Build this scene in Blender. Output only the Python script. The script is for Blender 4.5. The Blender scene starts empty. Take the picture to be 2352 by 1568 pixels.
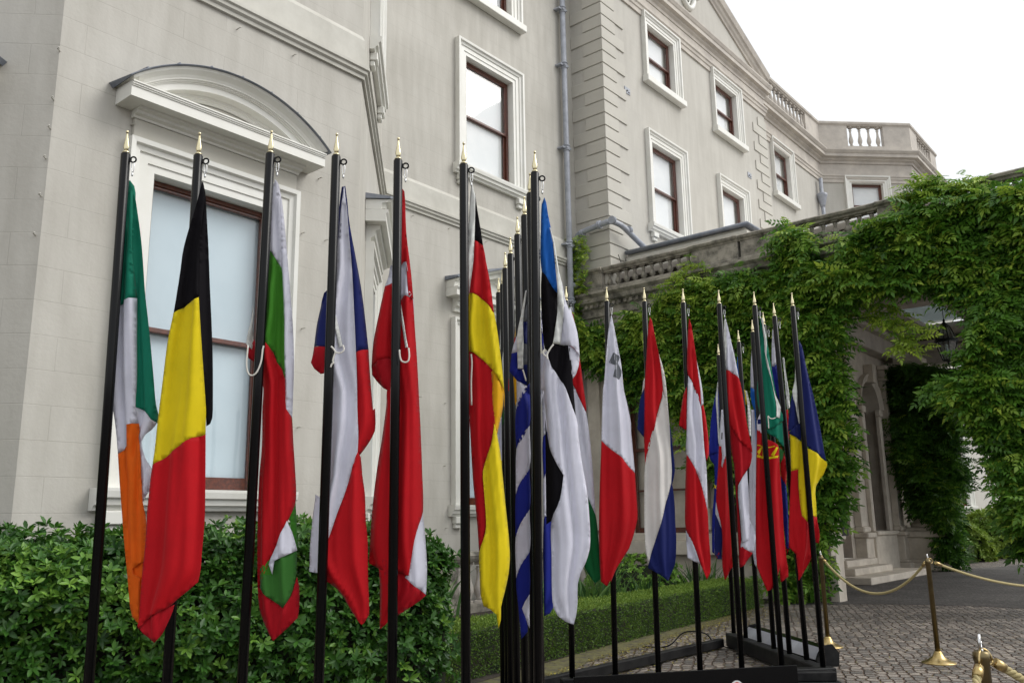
import bpy, math, random
import numpy as np
from mathutils import Vector, Matrix, geometry
random.seed(7); rng = np.random.default_rng(11)
PI = math.pi
COL = bpy.context.scene.collection
# ---------------------------------------------------------------- camera maths (survey of the photograph)
FPX = 1985.55; TH = math.radians(11.9456); RO = math.radians(-.8679); AZ = math.radians(39.76); H = 1.35
F0 = Vector((0, math.cos(TH), math.sin(TH))); U0 = Vector((0, -math.sin(TH), math.cos(TH))); R0 = Vector((1, 0, 0))
CR = R0*math.cos(RO) + U0*math.sin(RO); CU = -R0*math.sin(RO) + U0*math.cos(RO)
AX = Vector((math.sin(AZ), math.cos(AZ), 0)); NX = Vector((math.cos(AZ), -math.sin(AZ), 0)); UPZ = Vector((0, 0, 1))
def ray(x, y): return CR*((x-1176)/FPX) - CU*((y-784)/FPX) + F0
def onz(x, y, z):
    r = ray(x, y); return Vector((0, 0, H)) + r*((z-H)/r.z)
def ony(x, y, Y):
    r = ray(x, y); return Vector((0, 0, H)) + r*(Y/r.y)
def onv(x, y, v):
    r = ray(x, y); p = Vector((0, 0, H)) + r*(v/r.dot(NX)); return p.dot(AX), p.z
def onu(x, y, u):
    r = ray(x, y); p = Vector((0, 0, H)) + r*(u/r.dot(AX)); return p.dot(NX), p.z
def W(u, v, z=0.0): return AX*u + NX*v + UPZ*z
ZT = dict(z1=(0,0,2.351), z2=(750,0,2.351), z3=(1350,0,2.045), z4=(200,300,2.24), z5=(200,950,2.187), y7=(1380,0,3.92), y6=(1850,200,3.618),
          y5=(1350,400,3.136), y1=(1400,650,3.136), y2=(1350,1100,2.765), w5=(1980,780,2.45), w3=(1300,1500,3.095), w4=(1700,1000,3.408),
          y4=(1900,1150,3.033), y3=(1900,600,2.613), z6=(1000,350,2.412), w1=(1180,380,4.125), w2=(1180,700,4.125), w7=(1420,880,2.903),
          z7=(1050,950,2.187), D=(0,0,.941))
def px(s):
    out = []; o = ZT['D']; buf = []
    for t in s.split():
        if t in ZT: o = ZT[t]; continue
        buf.append(float(t))
        if len(buf) == 2:
            out.append(((o[0]+buf[0]/o[2])*.941, (o[1]+buf[1]/o[2])*.941)); buf = []
    return out
# ---------------------------------------------------------------- materials
def mat(name, col, rough=.6, metal=0.0, noise=None, bump=None, spec=.5, trans=0.0, sheen=0.0, coat=0.0):
    m = bpy.data.materials.new(name); m.use_nodes = True; nt = m.node_tree; b = nt.nodes['Principled BSDF']
    b.inputs['Base Color'].default_value = (*col, 1); b.inputs['Roughness'].default_value = rough
    b.inputs['Metallic'].default_value = metal; b.inputs['Specular IOR Level'].default_value = spec
    if sheen: b.inputs['Sheen Weight'].default_value = sheen
    if coat: b.inputs['Coat Weight'].default_value = coat; b.inputs['Coat Roughness'].default_value = .08
    tc = nt.nodes.new('ShaderNodeTexCoord')
    if noise:                                   # (scale, other colour, low, high)
        n = nt.nodes.new('ShaderNodeTexNoise'); n.inputs['Scale'].default_value = noise[0]; n.inputs['Detail'].default_value = 8
        n.inputs['Roughness'].default_value = .65
        nt.links.new(tc.outputs['Object'], n.inputs['Vector'])
        r = nt.nodes.new('ShaderNodeValToRGB'); r.color_ramp.elements[0].position = noise[2]; r.color_ramp.elements[1].position = noise[3]
        r.color_ramp.elements[0].color = (*noise[1], 1); r.color_ramp.elements[1].color = (*col, 1)
        nt.links.new(n.outputs['Fac'], r.inputs['Fac']); nt.links.new(r.outputs['Color'], b.inputs['Base Color'])
    if bump:
        n2 = nt.nodes.new('ShaderNodeTexNoise'); n2.inputs['Scale'].default_value = bump[0]; n2.inputs['Detail'].default_value = 6
        nt.links.new(tc.outputs['Object'], n2.inputs['Vector'])
        bp = nt.nodes.new('ShaderNodeBump'); bp.inputs['Strength'].default_value = bump[1]; bp.inputs['Distance'].default_value = bump[2] if len(bump) > 2 else .01
        nt.links.new(n2.outputs['Fac'], bp.inputs['Height']); nt.links.new(bp.outputs['Normal'], b.inputs['Normal'])
    if trans:
        t = nt.nodes.new('ShaderNodeBsdfTranslucent'); mx = nt.nodes.new('ShaderNodeMixShader'); mx.inputs[0].default_value = trans
        src = b.inputs['Base Color']
        if src.is_linked: nt.links.new(src.links[0].from_socket, t.inputs['Color'])
        else: t.inputs['Color'].default_value = (*col, 1)
        out = nt.nodes['Material Output']
        nt.links.new(b.outputs[0], mx.inputs[1]); nt.links.new(t.outputs[0], mx.inputs[2]); nt.links.new(mx.outputs[0], out.inputs['Surface'])
    return m
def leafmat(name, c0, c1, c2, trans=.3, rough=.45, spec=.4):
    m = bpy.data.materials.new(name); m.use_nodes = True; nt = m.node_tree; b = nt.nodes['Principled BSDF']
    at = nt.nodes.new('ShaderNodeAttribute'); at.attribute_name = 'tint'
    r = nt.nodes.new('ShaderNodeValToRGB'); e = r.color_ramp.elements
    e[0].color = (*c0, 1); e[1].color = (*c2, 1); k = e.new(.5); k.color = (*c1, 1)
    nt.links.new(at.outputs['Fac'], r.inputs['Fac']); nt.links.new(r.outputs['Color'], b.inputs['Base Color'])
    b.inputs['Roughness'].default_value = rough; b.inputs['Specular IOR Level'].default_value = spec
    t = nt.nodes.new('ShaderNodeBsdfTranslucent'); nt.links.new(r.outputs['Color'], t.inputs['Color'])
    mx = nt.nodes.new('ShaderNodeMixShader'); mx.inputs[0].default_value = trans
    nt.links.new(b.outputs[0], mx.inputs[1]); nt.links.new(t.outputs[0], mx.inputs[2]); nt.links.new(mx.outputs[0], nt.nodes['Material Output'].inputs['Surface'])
    return m
def stuccomat(name, col, dark, course=.3, length=.95, lines=.5, mort=.006, stain=.25):
    m = bpy.data.materials.new(name); m.use_nodes = True; nt = m.node_tree; N = nt.nodes; L = nt.links; b = N['Principled BSDF']
    b.inputs['Roughness'].default_value = .75; b.inputs['Specular IOR Level'].default_value = .25
    uv = N.new('ShaderNodeUVMap'); uv.uv_map = 'UVMap'; tc = N.new('ShaderNodeTexCoord')
    br = N.new('ShaderNodeTexBrick'); br.inputs['Scale'].default_value = 1; br.inputs['Brick Width'].default_value = length
    br.inputs['Row Height'].default_value = course; br.inputs['Mortar Size'].default_value = mort; br.inputs['Mortar Smooth'].default_value = .6
    br.inputs['Color1'].default_value = (.5, .5, .5, 1); br.inputs['Color2'].default_value = (.62, .62, .62, 1)
    L.new(uv.outputs[0], br.inputs['Vector'])
    n = N.new('ShaderNodeTexNoise'); n.inputs['Scale'].default_value = .55; n.inputs['Detail'].default_value = 9; n.inputs['Roughness'].default_value = .6
    L.new(tc.outputs['Object'], n.inputs['Vector'])
    mp = N.new('ShaderNodeMapping'); mp.inputs['Scale'].default_value = (3, 3, .5); L.new(tc.outputs['Object'], mp.inputs['Vector'])
    n3 = N.new('ShaderNodeTexNoise'); n3.inputs['Scale'].default_value = 2; n3.inputs['Detail'].default_value = 6; L.new(mp.outputs[0], n3.inputs['Vector'])
    av = N.new('ShaderNodeMath'); av.operation = 'ADD'; L.new(n.outputs['Fac'], av.inputs[0]); L.new(n3.outputs['Fac'], av.inputs[1])
    mr = N.new('ShaderNodeMapRange'); mr.inputs[1].default_value = .75; mr.inputs[2].default_value = 1.3; mr.inputs[3].default_value = 0; mr.inputs[4].default_value = 1
    L.new(av.outputs[0], mr.inputs[0])
    mx = N.new('ShaderNodeMix'); mx.data_type = 'RGBA'; mx.inputs[6].default_value = (*dark, 1); mx.inputs[7].default_value = (*col, 1)
    L.new(mr.outputs[0], mx.inputs[0])
    # individual blocks vary a little
    m2 = N.new('ShaderNodeMix'); m2.data_type = 'RGBA'; m2.blend_type = 'MULTIPLY'; m2.inputs[0].default_value = stain*.35
    L.new(mx.outputs[2], m2.inputs[6]); L.new(br.outputs['Color'], m2.inputs[7])
    # broken joint lines
    nb = N.new('ShaderNodeTexNoise'); nb.inputs['Scale'].default_value = 1.4; nb.inputs['Detail'].default_value = 3; L.new(tc.outputs['Object'], nb.inputs['Vector'])
    rb = N.new('ShaderNodeMapRange'); rb.inputs[1].default_value = .38; rb.inputs[2].default_value = .62; L.new(nb.outputs['Fac'], rb.inputs[0])
    mm = N.new('ShaderNodeMath'); mm.operation = 'MULTIPLY'; L.new(br.outputs['Fac'], mm.inputs[0]); L.new(rb.outputs[0], mm.inputs[1])
    ms = N.new('ShaderNodeMath'); ms.operation = 'MULTIPLY'; ms.inputs[1].default_value = lines; L.new(mm.outputs[0], ms.inputs[0])
    m3 = N.new('ShaderNodeMix'); m3.data_type = 'RGBA'; m3.inputs[7].default_value = (dark[0]*.55, dark[1]*.52, dark[2]*.48, 1)
    L.new(ms.outputs[0], m3.inputs[0]); L.new(m2.outputs[2], m3.inputs[6]); L.new(m3.outputs[2], b.inputs['Base Color'])
    n2 = N.new('ShaderNodeTexNoise'); n2.inputs['Scale'].default_value = 28; n2.inputs['Detail'].default_value = 6; L.new(tc.outputs['Object'], n2.inputs['Vector'])
    n4 = N.new('ShaderNodeTexNoise'); n4.inputs['Scale'].default_value = 3; n4.inputs['Detail'].default_value = 3; L.new(tc.outputs['Object'], n4.inputs['Vector'])
    s1 = N.new('ShaderNodeMath'); s1.operation = 'MULTIPLY_ADD'; s1.inputs[1].default_value = -2.0*lines; L.new(br.outputs['Fac'], s1.inputs[0]); L.new(n2.outputs['Fac'], s1.inputs[2])
    s2 = N.new('ShaderNodeMath'); s2.operation = 'MULTIPLY_ADD'; s2.inputs[1].default_value = 2.5; L.new(n4.outputs['Fac'], s2.inputs[0]); L.new(s1.outputs[0], s2.inputs[2])
    bp = N.new('ShaderNodeBump'); bp.inputs['Strength'].default_value = .5; bp.inputs['Distance'].default_value = .004
    L.new(s2.outputs[0], bp.inputs['Height']); L.new(bp.outputs['Normal'], b.inputs['Normal'])
    return m
M = {}
M['stucco'] = stuccomat('stucco', (.555, .535, .487), (.45, .43, .385), lines=.2, mort=.005)
M['plainstucco'] = stuccomat('plain_stucco', (.55, .53, .482), (.47, .45, .405), lines=.0)
M['stucco2'] = mat('painted_panel', (.55, .53, .475), .75, noise=(2, (.49, .47, .41), .3, .7))
M['quoin'] = mat('quoin_paint', (.53, .51, .455), .75, noise=(1.3, (.47, .45, .40), .3, .7), bump=(20, .3, .004))
M['trim'] = mat('trim_paint', (.76, .755, .715), .45, noise=(2.5, (.68, .67, .61), .25, .65), bump=(9, .15, .003))
M['greytrim'] = mat('grey_trim', (.56, .545, .49), .65, noise=(2, (.44, .425, .375), .3, .65), bump=(14, .3, .004))
M['palestone'] = mat('pale_stone', (.56, .515, .455), .8, noise=(1.8, (.40, .365, .33), .3, .62), bump=(15, .35, .006))
M['darkstone'] = mat('weathered_stone', (.37, .34, .285), .9, noise=(3.5, (.085, .08, .066), .36, .6), bump=(16, .6, .012))
M['portstone'] = mat('portico_stone', (.68, .62, .53), .85, noise=(2.0, (.45, .40, .335), .3, .66), bump=(14, .5, .008))
M['lead'] = mat('lead_sheet', (.23, .245, .28), .5, noise=(5, (.13, .15, .19), .35, .65), bump=(12, .4, .006))
M['pipe'] = mat('pipe_paint', (.38, .40, .45), .45, noise=(6, (.27, .29, .33), .35, .6))
M['wood'] = mat('varnished_wood', (.13, .034, .016), .28, noise=(30, (.055, .016, .010), .35, .62), coat=.3)
M['blind'] = mat('blind', (.80, .82, .82), .8, noise=(1.5, (.74, .77, .78), .4, .6))
M['blueblind'] = mat('blue_blind', (.57, .68, .74), .8, noise=(1.2, (.52, .63, .69), .35, .65))
M['curtain'] = mat('net_curtain', (.35, .35, .32), .9, noise=(4, (.18, .18, .16), .3, .7))
M['roomgrey'] = mat('shutter_grey', (.55, .56, .50), .8, noise=(2, (.46, .47, .42), .3, .7))
M['dark'] = mat('dark_room', (.022, .022, .022), .9)
M['glass'] = None
def glassmat(name, refl=.12, tint=(1, 1, 1)):
    g = bpy.data.materials.new(name); g.use_nodes = True; nt = g.node_tree; nt.nodes.remove(nt.nodes['Principled BSDF'])
    tr = nt.nodes.new('ShaderNodeBsdfTransparent'); tr.inputs[0].default_value = (*tint, 1); gl = nt.nodes.new('ShaderNodeBsdfGlossy'); gl.inputs['Roughness'].default_value = .02
    fr = nt.nodes.new('ShaderNodeLayerWeight'); fr.inputs['Blend'].default_value = .22; pw = nt.nodes.new('ShaderNodeMath'); pw.operation = 'POWER'; pw.inputs[1].default_value = 1.6; ad = nt.nodes.new('ShaderNodeMath'); ad.inputs[1].default_value = refl; nt.links.new(fr.outputs['Facing'], pw.inputs[0])
    n = nt.nodes.new('ShaderNodeTexNoise'); n.inputs['Scale'].default_value = .9; bp = nt.nodes.new('ShaderNodeBump'); bp.inputs['Strength'].default_value = .12; bp.inputs['Distance'].default_value = .02
    tc = nt.nodes.new('ShaderNodeTexCoord'); nt.links.new(tc.outputs['Object'], n.inputs['Vector']); nt.links.new(n.outputs['Fac'], bp.inputs['Height']); nt.links.new(bp.outputs[0], gl.inputs['Normal'])
    mx = nt.nodes.new('ShaderNodeMixShader'); nt.links.new(pw.outputs[0], ad.inputs[0]); nt.links.new(ad.outputs[0], mx.inputs[0])
    nt.links.new(tr.outputs[0], mx.inputs[1]); nt.links.new(gl.outputs[0], mx.inputs[2]); nt.links.new(mx.outputs[0], nt.nodes['Material Output'].inputs['Surface'])
    return g
M['glass'] = glassmat('window_glass', .05)
M['lampglass'] = glassmat('lantern_glass', .12, (.8, .9, .9))
M['black'] = mat('black_gloss_paint', (.003, .003, .0035), .2, spec=.22)
M['blackmatt'] = mat('black_matt_paint', (.008, .008, .009), .5, spec=.15, noise=(8, (.02, .02, .02), .4, .6))
M['brass'] = mat('brass', (.50, .385, .20), .33, metal=1, noise=(14, (.45, .33, .13), .35, .65))
M['agedbrass'] = mat('aged_brass', (.24, .19, .10), .36, metal=1, noise=(9, (.15, .12, .065), .35, .65))
M['gold'] = mat('polished_gold', (.72, .64, .42), .25, metal=1)
M['steel'] = mat('steel', (.62, .62, .62), .25, metal=1)
M['rope'] = mat('white_rope', (.70, .68, .62), .9, bump=(300, .6, .002))
M['goldrope'] = mat('gold_rope', (.42, .35, .17), .8, bump=(120, .5, .004))
M['soil'] = mat('soil', (.055, .04, .03), .95, noise=(6, (.02, .016, .012), .3, .7), bump=(10, 1, .03))
M['bark'] = mat('vine_wood', (.12, .095, .07), .9, noise=(6, (.05, .04, .03), .3, .7))
M['lampmetal'] = mat('lantern_metal', (.02, .025, .025), .4, metal=.6)
M['alu'] = mat('floodlight_face', (.62, .63, .70), .3, metal=.3, noise=(3, (.30, .31, .36), .3, .7))
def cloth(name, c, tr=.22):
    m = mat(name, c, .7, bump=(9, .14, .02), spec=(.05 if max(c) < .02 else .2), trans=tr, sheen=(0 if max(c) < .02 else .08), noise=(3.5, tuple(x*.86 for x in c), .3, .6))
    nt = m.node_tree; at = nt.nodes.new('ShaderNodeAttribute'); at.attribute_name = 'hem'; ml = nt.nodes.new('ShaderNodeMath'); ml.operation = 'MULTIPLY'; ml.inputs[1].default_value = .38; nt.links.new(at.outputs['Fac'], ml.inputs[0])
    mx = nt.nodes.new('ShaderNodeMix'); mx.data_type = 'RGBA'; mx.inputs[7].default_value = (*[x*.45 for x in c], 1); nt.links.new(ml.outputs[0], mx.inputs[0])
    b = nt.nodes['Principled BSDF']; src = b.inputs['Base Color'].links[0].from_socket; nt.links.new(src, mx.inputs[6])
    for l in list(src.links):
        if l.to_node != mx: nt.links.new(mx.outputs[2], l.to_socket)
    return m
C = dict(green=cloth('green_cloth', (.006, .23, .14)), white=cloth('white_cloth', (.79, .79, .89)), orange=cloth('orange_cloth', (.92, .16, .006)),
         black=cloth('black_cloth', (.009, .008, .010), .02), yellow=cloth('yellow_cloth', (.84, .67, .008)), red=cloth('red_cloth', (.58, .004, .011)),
         bgreen=cloth('leaf_green_cloth', (.055, .25, .018)), dgreen=cloth('dark_green_cloth', (.02, .12, .022)), shadegreen=cloth('shaded_green_cloth', (.04, .17, .025)), navy=cloth('navy_cloth', (.010, .018, .14)),  # lower twisted end: leaf green darkened with shade put in
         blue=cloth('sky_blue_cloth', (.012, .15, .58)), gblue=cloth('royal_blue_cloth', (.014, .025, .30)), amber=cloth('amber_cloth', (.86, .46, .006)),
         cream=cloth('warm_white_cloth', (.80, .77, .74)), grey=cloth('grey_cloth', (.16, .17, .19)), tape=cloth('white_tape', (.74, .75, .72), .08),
         hgreen=cloth('flag_green_cloth', (.006, .15, .04)), shadered=cloth('shaded_red_cloth', (.50, .004, .014)))  # darker red puts the shade of turned-under cloth into the colour
# ---------------------------------------------------------------- mesh builder
class MB:
    def __init__(s): s.v = []; s.f = []; s.uv = {}; s.m = []; s.sm = []
    def face(s, pts, mi=0, uv=None, smooth=False):
        i = len(s.v); s.v += [tuple(p) for p in pts]; s.f.append(tuple(range(i, i+len(pts)))); s.m.append(mi); s.sm.append(smooth)
        if uv: s.uv[len(s.f)-1] = uv
    def grid(s, rows, closed=False, mi=0, smooth=True, cap=False):
        i = len(s.v); n = len(rows[0])
        for r in rows: s.v += [tuple(p) for p in r]
        for a in range(len(rows)-1):
            for b in range(n if closed else n-1):
                c = (b+1) % n
                s.f.append((i+a*n+b, i+a*n+c, i+(a+1)*n+c, i+(a+1)*n+b)); s.m.append(mi); s.sm.append(smooth)
        if cap:
            s.f.append(tuple(i+k for k in reversed(range(n)))); s.m.append(mi); s.sm.append(False)
            s.f.append(tuple(i+(len(rows)-1)*n+k for k in range(n))); s.m.append(mi); s.sm.append(False)
    def box(s, o, ex, ey, ez, mi=0, bev=0.0):
        """o = corner, ex,ey,ez = edge vectors; bev chamfers all edges a little"""
        o, ex, ey, ez = map(Vector, (o, ex, ey, ez))
        if bev <= 0:
            p = [o, o+ex, o+ex+ey, o+ey]; q = [a+ez for a in p]; i = len(s.v); s.v += [tuple(a) for a in p+q]
            for f in ((3,2,1,0),(4,5,6,7),(0,1,5,4),(1,2,6,5),(2,3,7,6),(3,0,4,7)):
                s.f.append(tuple(i+k for k in f)); s.m.append(mi); s.sm.append(False)
            return
        L = [ex.length, ey.length, ez.length]; d = [ex/L[0], ey/L[1], ez/L[2]]; bev = min(bev, min(L)*.3)
        idx = {}; i = len(s.v)
        for sx in (0, 1):
            for sy in (0, 1):
                for sz in (0, 1):
                    sg = (sx, sy, sz); c = o + ex*sx + ey*sy + ez*sz
                    for ax in range(3):
                        p = Vector(c)
                        for k in range(3):
                            if k != ax: p += d[k]*(bev if sg[k] == 0 else -bev)
                        idx[(sg, ax)] = i; i += 1; s.v.append(tuple(p))
        def add(l): s.f.append(tuple(l)); s.m.append(mi); s.sm.append(False)
        for ax in range(3):
            a, b = [(1,2),(2,0),(0,1)][ax]
            for sd in (0, 1):
                l = []
                for (p, q) in ((0,0),(1,0),(1,1),(0,1)):
                    sg = [0,0,0]; sg[ax] = sd; sg[a] = p; sg[b] = q; l.append(idx[(tuple(sg), ax)])
                add(l if sd else l[::-1])
            for p in (0, 1):
                for q in (0, 1):
                    s0 = [0,0,0]; s0[a] = p; s0[b] = q; s1 = list(s0); s1[ax] = 1; s0, s1 = tuple(s0), tuple(s1)
                    l = [idx[(s0, a)], idx[(s1, a)], idx[(s1, b)], idx[(s0, b)]]; add(l if (p ^ q) else l[::-1])
        for sx in (0, 1):
            for sy in (0, 1):
                for sz in (0, 1):
                    l = [idx[((sx,sy,sz), 0)], idx[((sx,sy,sz), 1)], idx[((sx,sy,sz), 2)]]; add(l if (sx+sy+sz) % 2 else l[::-1])
    def tube(s, pts, r, n=8, mi=0, cap=True):
        pts = [Vector(p) for p in pts]; rows = []; prev = None
        for k, p in enumerate(pts):
            t = (pts[min(k+1, len(pts)-1)] - pts[max(k-1, 0)]).normalized()
            a = (prev - t*prev.dot(t)) if prev is not None else (t.orthogonal())
            if a.length < 1e-6: a = t.orthogonal()
            a.normalize(); prev = a; b = t.cross(a); rr = r[k] if isinstance(r, (list, tuple)) else r
            rows.append([p + (a*math.cos(2*PI*j/n) + b*math.sin(2*PI*j/n))*rr for j in range(n)])
        s.grid(rows, True, mi, True, cap)
    def lathe(s, o, prof, n=12, mi=0, sx=1.0, sy=1.0, smooth=True):
        o = Vector(o); rows = [[o + Vector((math.cos(2*PI*j/n)*r*sx, math.sin(2*PI*j/n)*r*sy, z)) for j in range(n)] for r, z in prof]
        s.grid(rows, True, mi, smooth, True)
    def torus(s, c, n1, n2, R, r, a0=0, a1=2*PI, seg=16, m=6, mi=0):
        c, n1, n2 = Vector(c), Vector(n1).normalized(), Vector(n2).normalized()
        s.tube([c + (n1*math.cos(a0+(a1-a0)*k/seg) + n2*math.sin(a0+(a1-a0)*k/seg))*R for k in range(seg+1)], r, m, mi)
    def sweep(s, path, prof, mi=0, caps=True, closed=False):
        """path = plan points (u,v); prof = closed list (out, z): moulding carried along the wall with mitred corners; 'out' points to the right-hand (viewer) side"""
        P = [Vector(p) for p in path]; rows = []
        for k, p in enumerate(P):
            ds = []
            if k > 0: ds.append((p-P[k-1]).normalized())
            if k < len(P)-1: ds.append((P[k+1]-p).normalized())
            ns = [Vector((-d.y, d.x)) for d in ds]
            nrm = sum(ns, Vector((0, 0)))
            nrm.normalize(); sc = 1/max(.3, nrm.dot(ns[0]))
            rows.append([W(p.x+nrm.x*o*sc, p.y+nrm.y*o*sc, z) for o, z in prof])
        s.grid(rows, True, mi, False, caps)
def link(o, parent=None):
    COL.objects.link(o)
    if parent is not None: o.parent = parent
    return o
def origin(o):
    p = Vector((0, 0, 0))
    while o is not None: p = p + Vector(o.location); o = o.parent
    return p
def build(name, mb, m, parent=None, loc=None):
    me = bpy.data.meshes.new(name); off = origin(parent) if parent is not None else (Vector(loc) if loc is not None else Vector((0, 0, 0)))
    me.from_pydata([(v[0]-off.x, v[1]-off.y, v[2]-off.z) for v in mb.v], [], mb.f)
    for a in (m if isinstance(m, (list, tuple)) else [m]): me.materials.append(a)
    me.polygons.foreach_set('material_index', mb.m); me.polygons.foreach_set('use_smooth', mb.sm)
    if mb.uv:
        ul = me.uv_layers.new(name='UVMap')
        for fi, u in mb.uv.items():
            for k, li in enumerate(me.polygons[fi].loop_indices): ul.data[li].uv = u[k]
    me.update(); o = bpy.data.objects.new(name, me)
    if parent is None: o.location = off
    return link(o, parent)
def thing(name, label, cat, loc=(0, 0, 0), group=None):
    o = bpy.data.objects.new(name, None); o.empty_display_size = .2; o.location = loc; o['label'] = label; o['category'] = cat
    if group: o['group'] = group
    return link(o)
def tag(o, label=None, cat=None, group=None, kind=None):
    if label: o['label'] = label
    if cat: o['category'] = cat
    if group: o['group'] = group
    if kind: o['kind'] = kind
    return o
# numpy leaf field -> mesh
def leafmesh(name, base, offs, dirs, ups, scales, tints, tv, tf, m, parent=None, loc=None):
    """tv: template verts (k,3) in (right, along, up); tf: template faces; one instance per offs row"""
    n = len(offs); tv = np.array(tv, float); k = len(tv)
    d = dirs/np.linalg.norm(dirs, axis=1, keepdims=True)
    r = np.cross(d, ups); r /= (np.linalg.norm(r, axis=1, keepdims=True)+1e-9); u = np.cross(r, d)
    V = offs[:, None, :] + scales[:, None, None]*(tv[None, :, 0:1]*r[:, None, :] + tv[None, :, 1:2]*d[:, None, :] + tv[None, :, 2:3]*u[:, None, :])
    V = V.reshape(-1, 3)
    nf = len(tf); fl = np.array([len(f) for f in tf]); ff = np.concatenate([np.array(f) for f in tf])
    loops = (ff[None, :] + (np.arange(n)*k)[:, None]).reshape(-1); tot = np.tile(fl, n)
    start = np.concatenate([[0], np.cumsum(tot)[:-1]])
    off = origin(parent) if parent is not None else (Vector(loc) if loc is not None else Vector((0, 0, 0)))
    V = V - np.array(off)[None, :]
    me = bpy.data.meshes.new(name); me.vertices.add(len(V)); me.vertices.foreach_set('co', V.astype(np.float32).ravel())
    me.loops.add(len(loops)); me.loops.foreach_set('vertex_index', loops.astype(np.int32))
    me.polygons.add(len(tot)); me.polygons.foreach_set('loop_start', start.astype(np.int32))
    at = me.attributes.new('tint', 'FLOAT', 'POINT'); at.data.foreach_set('value', np.repeat(np.clip(tints, 0, 1), k).astype(np.float32))
    me.materials.append(m); me.update(calc_edges=True); me.validate()
    o = bpy.data.objects.new(name, me)
    if parent is None: o.location = off
    return link(o, parent)
def rnd(n, a=0., b=1.): return rng.uniform(a, b, n)
def inpoly(x, y, P):
    ins = np.zeros(len(x), bool); n = len(P)
    for i in range(n):
        x1, y1 = P[i]; x2, y2 = P[(i+1) % n]
        c = ((y1 > y) != (y2 > y)) & (x < (x2-x1)*(y-y1)/((y2-y1) if y2 != y1 else 1e-9)+x1); ins ^= c
    return ins
#@@WORLD@@
# ---------------------------------------------------------------- world, sun, camera
sc = bpy.context.scene
w = bpy.data.worlds.new("World"); sc.world = w; w.use_nodes = True; nt = w.node_tree; bg = nt.nodes['Background']
sky = nt.nodes.new('ShaderNodeTexSky'); sky.sky_type = 'NISHITA'; sky.sun_disc = False
SUN_EL, SUN_AZ = math.radians(42), math.radians(92)        # azimuth clockwise from +Y: veiled sun out to the right
sky.sun_elevation = SUN_EL; sky.sun_rotation = SUN_AZ; sky.air_density = 1.0; sky.dust_density = 6; sky.ozone_density = 1
hs = nt.nodes.new('ShaderNodeHueSaturation'); hs.inputs['Saturation'].default_value = .12; nt.links.new(sky.outputs[0], hs.inputs['Color'])
mxw = nt.nodes.new('ShaderNodeMix'); mxw.data_type = 'RGBA'; mxw.inputs[0].default_value = .75; mxw.inputs[7].default_value = (9.6, 9.9, 10.2, 1)
nt.links.new(hs.outputs[0], mxw.inputs[6]); nt.links.new(mxw.outputs[2], bg.inputs['Color']); bg.inputs['Strength'].default_value = .105
sl = bpy.data.lights.new('sun', 'SUN'); sl.energy = 1.5; sl.angle = math.radians(35); sl.color = (1, .97, .92); so = bpy.data.objects.new('sun', sl); link(so)
sd = Vector((math.sin(SUN_AZ)*math.cos(SUN_EL), math.cos(SUN_AZ)*math.cos(SUN_EL), math.sin(SUN_EL)))
so.rotation_euler = sd.to_track_quat('Z', 'Y').to_euler(); so.location = sd*30
sc.view_settings.view_transform = 'Standard'; sc.view_settings.look = 'None'; sc.view_settings.exposure = 0.28; sc.view_settings.gamma = 1
cam = bpy.data.cameras.new('camera'); cam.sensor_width = 36; cam.lens = FPX/2352*36; cam.clip_end = 2000; cam.clip_start = .05
co = bpy.data.objects.new('camera', cam); link(co); sc.camera = co
co.matrix_world = Matrix(((CR.x, CU.x, -F0.x, 0), (CR.y, CU.y, -F0.y, 0), (CR.z, CU.z, -F0.z, H), (0, 0, 0, 1)))
#@@BUILDING@@
# ---------------------------------------------------------------- mansion
mansion = thing('mansion', 'large pale rendered mansion with sash windows, quoins and roof balustrades behind the flags', 'mansion', W(9, -10, 0))
class Wall:
    """a vertical wall plane from plan point a to b (viewer on the right-hand side of a->b seen from above is +n)"""
    def __init__(s, a, b):
        s.a = Vector(a); s.b = Vector(b); s.L = (s.b-s.a).length; s.d = (s.b-s.a)/s.L; s.n = Vector((-s.d.y, s.d.x))
    def p(s, x, z, o=0.0): q = s.a + s.d*x + s.n*o; return W(q.x, q.y, z)
    def vec(s, x=0, z=0, o=0): q = s.d*x + s.n*o; return W(q.x, q.y, z)
def wallmesh(mb, w, z0, z1, holes=(), x0=0, x1=None, rev=.14, mi=0, uoff=0):
    x1 = w.L if x1 is None else x1
    xs = sorted(set([x0, x1]+[h[0] for h in holes]+[h[1] for h in holes])); zs = sorted(set([z0, z1]+[h[2] for h in holes]+[h[3] for h in holes]))
    for i in range(len(xs)-1):
        for j in range(len(zs)-1):
            cx, cz = (xs[i]+xs[i+1])/2, (zs[j]+zs[j+1])/2
            if any(h[0] < cx < h[1] and h[2] < cz < h[3] for h in holes): continue
            q = [(xs[i], zs[j]), (xs[i+1], zs[j]), (xs[i+1], zs[j+1]), (xs[i], zs[j+1])]
            mb.face([w.p(x, z) for x, z in q], mi, [(x+uoff, z) for x, z in q])
    for a, b, c, d in holes:
        for (p, q) in (((a, c), (a, d)), ((b, d), (b, c)), ((a, d), (b, d)), ((b, c), (a, c))):
            mb.face([w.p(p[0], p[1]), w.p(q[0], q[1]), w.p(q[0], q[1], -rev), w.p(p[0], p[1], -rev)], mi, [(0, 0), (.1, 0), (.1, .1), (0, .1)])
ARCH = [(.0, .0), (.0, .03), (.07, .03), (.075, .045), (.16, .045), (.165, .065), (.21, .075), (.225, .11), (.27, .115), (.27, .0)]
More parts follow.
